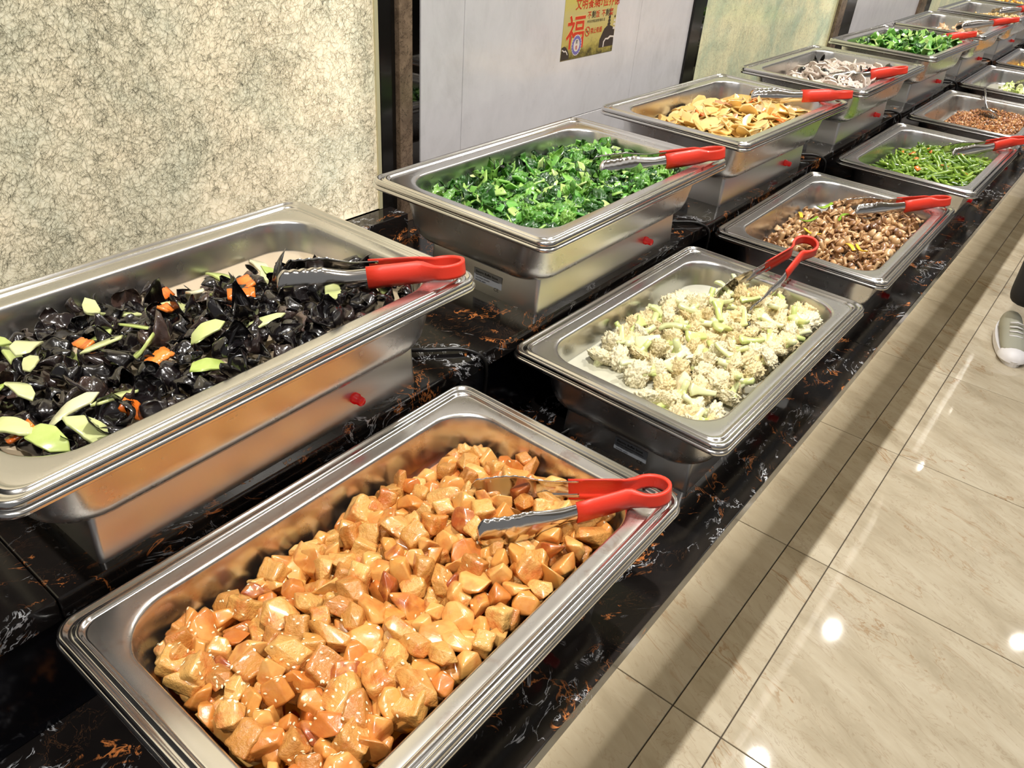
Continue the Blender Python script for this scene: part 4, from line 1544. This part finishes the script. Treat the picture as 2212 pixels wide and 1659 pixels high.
# ---- B5: bok choy
bok_leaf = [leaf_mesh('bok_leaf', 700 + i, 0.022, 0.015, M['leaf'], 0.008, 60, (-1) ** i * 14, 0.001, 8, 24, 1.0) for i in range(4)]
bok_stem = []
for i in range(5):
    r_ = random.Random(720 + i)
    L, w = r_.uniform(0.020, 0.030), r_.uniform(0.010, 0.014)
    bok_stem.append(slab('bok_choy_piece', [(-L, -w), (0, -w * 0.8), (L, -w * 0.5), (L, w * 0.5), (0, w * 0.8), (-L, w)], 0.004, M['stem_green'], bend=r_.uniform(10, 24) * (-1) ** i, twist=r_.uniform(-25, 25)))
h_b5 = lambda x, y: -0.050 + 0.040 * (1 - sstep(0.03, 0.125, y)) * (0.5 + 0.5 * sstep(-0.22, -0.14, x)) * (1 - 0.3 * sstep(0.12, 0.22, x)) + 0.01 * sstep(0, 0.1, y)
joined('B5', bok_leaf, [(x, y, h - 0.010) for x, y, h in darts(h_b5, 0.022, 130, 9000, 0.215, 0.118, 180)], 131, 'bok_choy_mass', 'bok choy beneath the top layer', 'bok choy', tilt=0.5)
scatter('B5', bok_stem, darts(h_b5, 0.023, 132, 9000, 0.205, 0.11, 110), 133, 'bok_choy_piece', 'broad pale green bok choy stem in the far green dish', 'bok choy', 'stems in the bok choy dish', tilt=0.5, dz=0.006, jz=0.005)
scatter('B5', bok_leaf, darts(h_b5, 0.034, 134, 9000, 0.205, 0.11, 80), 135, 'bok_choy_leaf', 'dark bok choy leaf in the far green dish', 'bok choy', 'leaves in the bok choy dish', tilt=0.5, dz=0.007, jz=0.005)
# ---- B6, B7, B8
tsk = [leaf_mesh('tofu_skin', 740 + i, 0.020, 0.015, M['shrimp'], 0.006, 60, 18, 0.002) for i in range(3)]
liquid('B6', -0.058, M['broth'], 'thin_brown_broth', 'thin brown broth in the tofu skin dish', 'broth', 0.0450)
scatter('B6', tsk, darts(lambda x, y: (-0.045 if x < 0.02 else -0.053) if (y < 0.07 and x > -0.17) else None, 0.034, 140, 4000, 0.2, 0.11, 34), 141, 'tofu_skin_piece', 'pale orange curled tofu skin piece in its nearly empty dish', 'tofu skin', 'tofu skin pieces in the far dish', tilt=0.5, dz=0.008)
tbit = [bm_mesh('bean_curd_bit', hull_chunk(760 + i, 0.010, 0.008, 0.006, 9, 0.2), M['tofu_bit']) for i in range(4)]
h_b7 = lambda x, y: None if y > 0.10 else -0.052 + 0.028 * (1 - sstep(-0.02, 0.10, y)) * (1 - 0.5 * sstep(0.0, 0.2, x))
scatter('B7', tbit, darts(h_b7, 0.0165, 150, 20000, 0.21, 0.115, 230), 151, 'bean_curd_bit', 'golden bean curd bit in the seventh raised dish', 'bean curd', 'bits in the bean curd dish', full=True, dz=0.001)
cr8 = [bm_mesh('yellow_crumb', hull_chunk(780 + i, 0.010, 0.008, 0.006, 9, 0.2), M['egg']) for i in range(3)]
scatter('B8', cr8, darts(lambda x, y: -0.034, 0.020, 160, 9000, 0.21, 0.115, 160), 161, 'egg_curd', 'yellow crumb in the farthest raised dish in view', 'egg', 'crumbs in the farthest raised dish', full=True, dz=0.001)


# ------------------------------------------------------------------ tongs
def band(path, widths, bulge, thick, closed=False, nw=6, side=1):
    """ribbon along path (x, y); width runs in z; bulge pushes the middle of the ribbon to the outside"""
    V, F = [], []
    n = len(path)
    for i, (x, y) in enumerate(path):
        a = path[max(i - 1, 0)]
        b = path[min(i + 1, n - 1)]
        t = Vector((b[0] - a[0], b[1] - a[1], 0)).normalized()
        nr = Vector((-t.y, t.x, 0)) * side
        for layer in (0, 1):
            for k in range(nw + 1):
                s = 2 * k / nw - 1
                off = bulge[i] * (1 - s * s) + (thick[i] if layer == 0 else 0)
                V.append(Vector((x, y, 0)) + nr * off + Vector((0, 0, s * widths[i] / 2)))
    m = nw + 1
    for i in range(n - 1):
        o0, o1 = i * 2 * m, (i + 1) * 2 * m
        for k in range(nw):
            F.append((o0 + k, o0 + k + 1, o1 + k + 1, o1 + k))
            F.append((o0 + m + k, o1 + m + k, o1 + m + k + 1, o0 + m + k + 1))
        F.append((o0, o1, o1 + m, o0 + m))
        F.append((o0 + nw, o0 + m + nw, o1 + m + nw, o1 + nw))
    for o_ in (0, (n - 1) * 2 * m):
        for k in range(nw):
            f = (o_ + k, o_ + m + k, o_ + m + k + 1, o_ + k + 1)
            F.append(f if o_ == 0 else f[::-1])
    return V, F


def make_tongs(L, half):
    """returns meshes: one red handle loop, two steel arms; loop end at x = 0, tips at x = L"""
    xg = 0.108                      # where the rubber ends

    def yat(x):
        t = (x - 0.040) / (L - 0.040)
        y = 0.0065 + (half - 0.0065) * t
        return y
    up = []
    for k in range(9):              # the round loop, upper half
        a = math.radians(180 - 15.5 * k)
        up.append((0.0195 + 0.0195 * math.cos(a), 0.0180 * math.sin(a)))
    up += [(0.043, 0.0085), (0.050, yat(0.050) - 0.0003), (0.06, yat(0.06)), (0.075, yat(0.075)), (0.09, yat(0.09)), (xg, yat(xg))]
    path = [(x, y) for x, y in reversed(up)] + [(x, -y) for x, y in up[1:]]
    n = len(path)
    wid, bul, thk = [], [], []
    for x, y in path:
        g = sstep(0.030, 0.048, x)
        wid.append(0.0165 + 0.0095 * g)
        bul.append(0.0045 * g)
        thk.append(0.0040 - 0.0012 * g)
    V, F = band(path, wid, bul, thk, nw=6, side=-1)
    handle = mesh_pydata('handle_loop', V, F, True, M['red'])
    arms = []
    for sgn in (1, -1):
        P = []
        N_ = 56
        for k in range(N_ + 1):
            x = xg - 0.012 + (L - xg + 0.012) * k / N_
            y = yat(x) + 0.0008
            y -= half * 0.16 * sstep(L - 0.045, L, x)
            P.append((x, sgn * y))
        wid, bul, thk = [], [], []
        for x, y in P:
            t = (x - xg) / (L - xg)
            w = 0.0215 + 0.0135 * sstep(0.12, 0.55, t)
            if t > 0.35:
                w += 0.0030 * abs(math.sin((x - xg) * math.pi / 0.0105)) * sstep(0.35, 0.5, t)
            if t > 0.90:
                w *= math.sqrt(max(0.05, 1 - ((t - 0.90) / 0.104) ** 2))
            wid.append(w)
            bul.append(0.0042 + 0.0012 * t)
            thk.append(0.0010)
        V, F = band(P, wid, bul, thk, nw=8, side=sgn)
        arms.append(mesh_pydata('tong_arm', V, F, True, M['steel_tong']))
    return handle, arms


TONGS = {
    # loop end, middle of the tips, direction from lower to upper arm, opening, place
    'F1': ((0.668, -0.325, 0.012), (0.512, -0.1763, -0.013), (0.052, 0.0457, 0.022), 0.092, 'on the rim of the potato and chicken dish'),
    'F2': ((1.4019, -0.2024, 0.048), (1.1799, -0.1664, -0.017), (0.122, 0.984, 0.128), 0.072, 'standing open in the cauliflower dish'),
    'F3': ((1.9662, -0.3144, 0.016), (1.8132, -0.1519, -0.016), (0.072, 0.037, 0.028), 0.064, 'on the rim of the mushroom dish'),
    'F4': ((2.690, -0.345, 0.022), (2.494, -0.195, -0.018), (0.05, 0.06, 0.022), 0.055, 'on the rim of the green bean dish'),
    'B1': ((0.6472, -0.0308, 0.187), (0.5066, 0.1193, 0.162), (0.041, 0.034, 0.024), 0.046, 'on the rim of the black fungus dish'),
    'B2': ((1.3136, -0.037, 0.187), (1.1396, 0.1064, 0.156), (0.03, 0.05, 0.035), 0.046, 'on the rim of the chopped greens dish'),
    'B3': ((1.9694, -0.0415, 0.188), (1.8600, 0.150, 0.158), (0.02, 0.02, 0.06), 0.030, 'on the rim of the potato slice dish'),
    'B4': ((2.4096, -0.0402, 0.188), (2.2400, 0.100, 0.152), (0.02, 0.03, 0.06), 0.026, 'on the rim of the lotus root dish'),
    'B5': ((3.335, -0.020, 0.188), (3.190, 0.130, 0.150), (0.05, 0.05, 0.03), 0.050, 'on the rim of the bok choy dish'),
    'B6': ((3.9697, -0.0471, 0.188), (3.8016, 0.1225, 0.1475), (0.03, 0.03, 0.04), 0.036, 'on the rim of the tofu skin dish'),
    'B7': ((4.640, -0.030, 0.188), (4.480, 0.120, 0.150), (0.04, 0.04, 0.02), 0.060, 'on the rim of the bean curd dish'),
    'F6': ((4.015, -0.31, 0.016), (3.86, -0.155, -0.03), (0.05, 0.05, 0.03), 0.05, 'on the rim of the cabbage dish'),
}
for key, (Lp, Tp, ab, gap, place) in TONGS.items():
    Lp, Tp, ab = Vector(Lp), Vector(Tp), Vector(ab)
    L = (Tp - Lp).length
    X = (Tp - Lp).normalized()
    if key != 'F2':
      ab = Vector((0, 0, 1)).cross(X).normalized() + Vector((0, 0, 0.15))
    Y = (ab - X * ab.dot(X)).normalized()
    Z = X.cross(Y)
    rot = Matrix((X, Y, Z)).transposed().to_euler()
    h, arms = make_tongs(L, gap / 2)
    e = empty('serving_tongs', Lp, rot, label='steel tongs with red rubber handles %s' % place, cat='tongs', group='red-handled serving tongs')
    obj('handle_loop', h, e)
    for a in arms:
        obj('tong_arm', a, e)

# ladle in the minced meat
lad = empty('serving_spoon', to_world('F5', 0.09, -0.01, -0.03), (0, 0, 0.5), label='steel serving spoon sunk in the minced meat', cat='spoon')
bm = bmesh.new()
bmesh.ops.create_uvsphere(bm, u_segments=20, v_segments=12, radius=0.032)
bmesh.ops.delete(bm, geom=[v for v in bm.verts if v.co.z > 0.004], context='VERTS')
for v in bm.verts:
    v.co.z *= 0.55
    v.co.x *= 1.15
bmesh.ops.solidify(bm, geom=bm.faces[:], thickness=0.0012)
obj('bowl', bm_mesh('spoon_bowl', bm, M['steel_tong']), lad, (0, 0, 0.014), (0.5, 0.3, 0))
V, F = tube(smooth_path([(0.03, 0, 0.016), (0.07, 0, 0.030), (0.12, -0.01, 0.046), (0.20, -0.03, 0.052)], 10), 0.004, 8)
obj('handle', mesh_pydata('spoon_handle', V, F, True, M['steel_tong']), lad)

# ------------------------------------------------------------------ poster
PX0, PX1, PZ0, PZ1 = 1.4515, 1.6525, 0.2375, 0.525


def poster_paper():
    t = NT('poster_print')
    c = t.coord()
    x = t.n('ShaderNodeSeparateXYZ')
    t.l(c, x.inputs[0])
    n = t.noise(t.mapped(c, (1, 1, 5)), 7, 3)
    z = t.math('ADD', x.outputs[2], t.math('MULTIPLY', t.math('SUBTRACT', n.outputs[0], 0.5), 0.05))
    sky = t.ramp(t.math('DIVIDE', z, PZ1 - PZ0), [(0.0, lin(196, 176, 82)), (0.30, lin(206, 192, 130)), (0.42, lin(212, 196, 96)), (0.55, lin(214, 200, 158)), (0.80, lin(212, 192, 110)), (1.0, lin(214, 172, 50))])
    # painted trees in the lower part
    n2 = t.noise(t.mapped(c, (1, 1, 1.6)), 30, 5, 0.7)
    k = t.math('SUBTRACT', t.math('ADD', t.math('MULTIPLY', n2.outputs[0], 0.075), -0.006), x.outputs[2])
    land = t.ramp(t.math('MULTIPLY', k, 12), [(0.0, 0.0), (0.35, 1.0)])
    n3 = t.noise(c, 70, 4, 0.7)
    green = t.ramp(n3.outputs[0], [(0.35, lin(58, 50, 30)), (0.55, lin(118, 110, 52)), (0.7, lin(170, 160, 86))])
    t.l(t.mix(land, sky, green), t.b.inputs['Base Color'])
    t.P(Roughness=0.25)
    return t.m


M['poster'] = poster_paper()
M['poster_red'] = simple('poster_red', lin(212, 66, 38), 0.4)
M['poster_dark'] = simple('poster_dark_rock', lin(62, 52, 46), 0.5)
M['poster_white'] = simple('poster_white', lin(226, 216, 206), 0.5)
M['poster_violet'] = simple('poster_violet', lin(120, 112, 178), 0.5)
M['poster_cream'] = simple('poster_cream', lin(244, 214, 140), 0.5)
pw_, ph_ = PX1 - PX0, PZ1 - PZ0
po = obj('poster', box_mesh('poster_sheet', (0, -0.0004, 0), (pw_, 0.0, ph_), M['poster']), None, (PX0, WALL_Y - 0.0022, PZ0), label='yellow printed poster with red Chinese writing on the marble wall', cat='poster')


def put_text(body, size, x, z, mt, shear=0.0, align='LEFT', off=0.0, y=-0.0008, sx=1.0):
    me = text_mesh('poster_text', body, size, M[mt], align, offset=off)
    o = obj('lettering', me, po, (x, y, z), (math.radians(90), 0, 0), scale=(sx, 1, 1))
    return o


put_text('文明餐桌', 0.0245, 0.038, 0.0975, 'poster_red', off=0.0002, sx=0.92)
put_text('节俭养德', 0.0245, 0.118, 0.0975, 'poster_red', off=0.0002, sx=0.92)
for ch, x, mt in (('不', 0.085, 'poster_red'), ('剩', 0.1015, 'poster_dark'), ('饭', 0.117, 'poster_red'), ('不', 0.140, 'poster_red'), ('剩', 0.1555, 'poster_dark'), ('菜', 0.171, 'poster_red')):
    put_text(ch, 0.0155, x, 0.0765, mt, shear=0.1, off=0.0001)
put_text('市场文明监督管理局 宣', 0.0062, 0.086, 0.0670, 'poster_dark', sx=1.1)
put_text('福', 0.070, 0.0125, 0.0265, 'poster_cream', off=0.0016, y=-0.0007)
put_text('福', 0.070, 0.0125, 0.0265, 'poster_red', off=0.0008)
put_text('禁止吸烟', 0.0125, 0.103, 0.0455, 'poster_red', off=0.0001, sx=0.9)


def flat_poly(pts, mt, y=-0.0007, name='picture'):
    return obj(name, mesh_pydata(name, [(x, y, z) for x, z in pts], [tuple(range(len(pts)))], False, M[mt]), po)


def annulus(cx, cz, r0, r1, mt, y=-0.0007, n=36, sz=1.0, wob=0):
    V, F = [], []
    for k in range(n):
        a = 2 * math.pi * k / n
        q = r1 * (1 + (wob if k % 2 else 0))
        V += [(cx + r0 * math.cos(a), y, cz + r0 * math.sin(a) * sz), (cx + q * math.cos(a), y, cz + q * math.sin(a) * sz)]
    for k in range(n):
        a, b = 2 * k, 2 * ((k + 1) % n)
        F.append((a, a + 1, b + 1, b))
    return obj('emblem_ring', mesh_pydata('emblem_ring', V, F, False, M[mt]), po)


# no-smoking roundel
annulus(0.0915, 0.0500, 0.0078, 0.0098, 'poster_red')
flat_poly([(0.0862, 0.0562), (0.0850, 0.0548), (0.0968, 0.0438), (0.0980, 0.0452)], 'poster_red', -0.0009, 'slash')
flat_poly([(0.0868, 0.0490), (0.0962, 0.0490), (0.0962, 0.0508), (0.0868, 0.0508)], 'poster_dark', -0.0008, 'cigarette')
# round violet badge
flat_poly([(0.0545 + 0.0185 * math.cos(a / 24 * 6.2832), 0.0265 + 0.021 * math.sin(a / 24 * 6.2832)) for a in range(24)], 'poster_white', -0.0009, 'badge')
annulus(0.0545, 0.0265, 0.0112, 0.0182, 'poster_violet', -0.0010, 40, 1.13, -0.14)
put_text('禁', 0.009, 0.0500, 0.030, 'poster_dark', y=-0.0011, sx=0.9)
put_text('烟', 0.009, 0.0500, 0.0185, 'poster_red', y=-0.0011, sx=0.9)
# pagoda hill, small pagoda, white bridge walls
flat_poly([(0.143, 0.012), (0.143, 0.028), (0.152, 0.042), (0.158, 0.050), (0.168, 0.055), (0.176, 0.056), (0.190, 0.052), (0.200, 0.044), (0.2008, 0.012)], 'poster_dark', -0.0006, 'hill')
for k in range(5):
    w = 0.0065 - 0.0009 * k
    z = 0.055 + 0.0068 * k
    flat_poly([(0.1745 - w, z + 0.003), (0.1745 - w * 0.55, z + 0.0065), (0.1745 + w * 0.55, z + 0.0065), (0.1745 + w, z + 0.003), (0.1745 + w * 0.5, z), (0.1745 - w * 0.5, z)], 'poster_dark', -0.0007, 'pagoda')
flat_poly([(0.1739, 0.088), (0.1745, 0.1), (0.1751, 0.088)], 'poster_dark', -0.0007, 'pagoda_spire')
for k in range(4):
    w = 0.0036 - 0.0005 * k
    z = 0.046 + 0.008 * k
    flat_poly([(0.196 - w, z + 0.003), (0.196, z + 0.006), (0.196 + w, z + 0.003), (0.196 + w, z), (0.196 - w, z)], 'poster_white' if k < 3 else 'poster_dark', -0.0008, 'small_pagoda')
flat_poly([(0.158, 0.012), (0.159, 0.024), (0.166, 0.030), (0.176, 0.030), (0.184, 0.034), (0.200, 0.032), (0.200, 0.020), (0.199, 0.029), (0.186, 0.030), (0.178, 0.026), (0.168, 0.027), (0.163, 0.022), (0.162, 0.012)], 'poster_white', -0.0009, 'white_wall')
flat_poly([(0.001, 0.026), (0.010, 0.028), (0.016, 0.026), (0.024, 0.019), (0.030, 0.010), (0.030, 0.001), (0.001, 0.001)], 'poster_dark', -0.0006, 'rock')
flat_poly([(0.001, 0.020), (0.004, 0.0225), (0.012, 0.0185), (0.015, 0.0205), (0.021, 0.016), (0.025, 0.010), (0.022, 0.010), (0.019, 0.0145), (0.0145, 0.0175), (0.011, 0.0160), (0.005, 0.0195)], 'poster_white', -0.0008, 'white_wall')

# ------------------------------------------------------------------ passer-by at the right edge
M['shoe'] = simple('grey_green_suede', lin(150, 150, 136), 0.8)
M['shoe_white'] = simple('white_rubber', lin(222, 220, 222), 0.45)
M['trousers'] = simple('black_trousers', lin(20, 19, 22), 0.85)
M['jacket'] = simple('dark_grey_jacket', lin(46, 48, 54), 0.8)
M['skin'] = simple('skin', lin(206, 160, 132), 0.5)
M['hair'] = simple('black_hair', lin(20, 17, 15), 0.5)


def skin_mesh(name, verts, edges, radii, mat, root=0, sub=2):
    me = bpy.data.meshes.new(name)
    me.from_pydata(verts, edges, [])
    o = bpy.data.objects.new(name, me)
    COL.objects.link(o)
    md = o.modifiers.new('skin', 'SKIN')
    for i, r in enumerate(radii):
        sv = me.skin_vertices[0].data[i]
        sv.radius = r if isinstance(r, tuple) else (r, r)
        sv.use_root = (i == root)
    md2 = o.modifiers.new('sub', 'SUBSURF')
    md2.levels = md2.render_levels = sub
    bpy.context.view_layer.update()
    m2 = bpy.data.meshes.new_from_object(o.evaluated_get(bpy.context.evaluated_depsgraph_get()))
    bpy.data.objects.remove(o)
    m2.materials.clear()
    m2.materials.append(mat)
    m2.polygons.foreach_set('use_smooth', [True] * len(m2.polygons))
    m2.name = name
    return m2


# walks towards -x; feet at (3.33, -0.58) and (3.86, -0.73)
PER = empty('person', (3.46, -0.60, FLOOR), label='person in black trousers and grey shoes walking at the right edge', cat='person')
pv = [(0.02, 0, 0.92), (0.01, 0, 1.08), (0, 0, 1.26), (0.0, 0, 1.42), (-0.01, 0, 1.50),
      (-0.02, -0.17, 1.40), (-0.08, -0.22, 1.14), (-0.20, -0.20, 0.92), (-0.01, 0.17, 1.40), (0.08, 0.22, 1.14), (0.05, 0.22, 0.90)]
pe = [(0, 1), (1, 2), (2, 3), (3, 4), (3, 5), (5, 6), (6, 7), (3, 8), (8, 9), (9, 10)]
pr = [(0.15, 0.11), (0.14, 0.10), (0.16, 0.11), (0.12, 0.09), 0.055, 0.06, 0.05, 0.04, 0.06, 0.05, 0.04]
obj('jacket', skin_mesh('jacket', pv, pe, pr, M['jacket']), PER)
# trousers: pelvis and two legs in stride
tv = [(0.02, 0, 0.94), (0.01, 0.08, 0.86), (-0.10, 0.085, 0.50), (-0.16, 0.085, 0.30), (-0.185, 0.085, 0.14), (0.03, -0.08, 0.86), (0.10, -0.075, 0.50), (0.22, -0.072, 0.30), (0.30, -0.07, 0.16)]
te = [(0, 1), (1, 2), (2, 3), (3, 4), (0, 5), (5, 6), (6, 7), (7, 8)]
tr = [(0.16, 0.11), 0.10, 0.075, 0.066, 0.062, 0.10, 0.075, 0.066, 0.062]
obj('trousers', skin_mesh('trousers', tv, te, tr, M['trousers']), PER)
# head, neck and hands
hv = [(-0.01, 0, 1.46), (-0.015, 0, 1.54), (-0.02, 0, 1.62), (-0.02, 0, 1.70)]
obj('head', skin_mesh('head', hv, [(0, 1), (1, 2), (2, 3)], [0.05, 0.05, (0.088, 0.075), (0.085, 0.072)], M['skin']), PER)
bm = bmesh.new()
bmesh.ops.create_uvsphere(bm, u_segments=20, v_segments=12, radius=0.1)
for v in bm.verts:
    v.co = Vector((v.co.x * 1.02 + 0.012, v.co.y * 0.86, v.co.z * 1.0))
bmesh.ops.delete(bm, geom=[v for v in bm.verts if v.co.z < -0.02 and v.co.x < 0.03], context='VERTS')
obj('hair', bm_mesh('hair', bm, M['hair']), PER, (-0.015, 0, 1.70))
for (x, y, z) in ((-0.22, -0.195, 0.86), (0.045, 0.22, 0.84)):
    hv = [(0, 0, 0.05), (0, 0, 0), (-0.02, 0, -0.045), (-0.008, 0, -0.05), (0.004, 0, -0.052), (0.016, 0, -0.046), (-0.032, 0.012, 0.0), (-0.045, 0.018, -0.02),
          (-0.026, 0.006, -0.075), (-0.010, 0.008, -0.085), (0.004, 0.008, -0.083), (0.018, 0.006, -0.073)]
    obj('hand', skin_mesh('hand', hv, [(0, 1), (1, 2), (1, 3), (1, 4), (1, 5), (1, 6), (6, 7), (2, 8), (3, 9), (4, 10), (5, 11)], [0.022, 0.026, 0.010, 0.010, 0.010, 0.010, 0.011, 0.008, 0.008, 0.008, 0.008, 0.008], M['skin'], 1, 1), PER, (x, y, z))


def shoe(parent, loc, rot):
    sv = [(0.09, 0, 0.055), (0.03, 0, 0.058), (-0.05, 0, 0.046), (-0.12, 0, 0.036), (-0.155, 0, 0.030)]
    s = obj('shoe', skin_mesh('shoe', sv, [(0, 1), (1, 2), (2, 3), (3, 4)], [(0.036, 0.045), (0.040, 0.05), (0.044, 0.04), (0.046, 0.026), (0.036, 0.018)], M['shoe']), parent, loc, rot)
    bm = bmesh.new()
    out = []
    for k in range(28):
        a = 2 * math.pi * k / 28
        x = -0.035 + 0.158 * math.cos(a)
        y = 0.047 * math.sin(a) * (1 + 0.12 * (-math.cos(a)))
        out.append((x, y))
    vs = [bm.verts.new((x, y, 0.0)) for x, y in out]
    f = bm.faces.new(vs)
    r = bmesh.ops.extrude_face_region(bm, geom=[f])
    for v in r['geom']:
        if isinstance(v, bmesh.types.BMVert):
            v.co.z += 0.024
    obj('sole', bm_mesh('sole', bm, M['shoe_white'], False), s)
    bm = bmesh.new()
    bmesh.ops.create_uvsphere(bm, u_segments=20, v_segments=10, radius=1)
    bmesh.ops.delete(bm, geom=[v for v in bm.verts if v.co.z < -0.05], context='VERTS')
    for v in bm.verts:
        v.co = Vector((v.co.x * 0.052 - 0.140, v.co.y * 0.049, v.co.z * 0.036 + 0.016))
    obj('toe_cap', bm_mesh('toe_cap', bm, M['shoe_white']), s)
    for k in range(4):
        V, F = tube([(-0.03 - 0.018 * k, -0.022, 0.092 - 0.008 * k), (-0.032 - 0.018 * k, 0, 0.099 - 0.009 * k), (-0.03 - 0.018 * k, 0.022, 0.092 - 0.008 * k)], 0.003, 6)
        obj('lace', mesh_pydata('lace', V, F, True, M['shoe_white']), s)


shoe(PER, (-0.215, 0.085, 0.012), (0, math.radians(-4), math.radians(18)))
shoe(PER, (0.30, -0.07, 0.045), (0, math.radians(-38), 0))
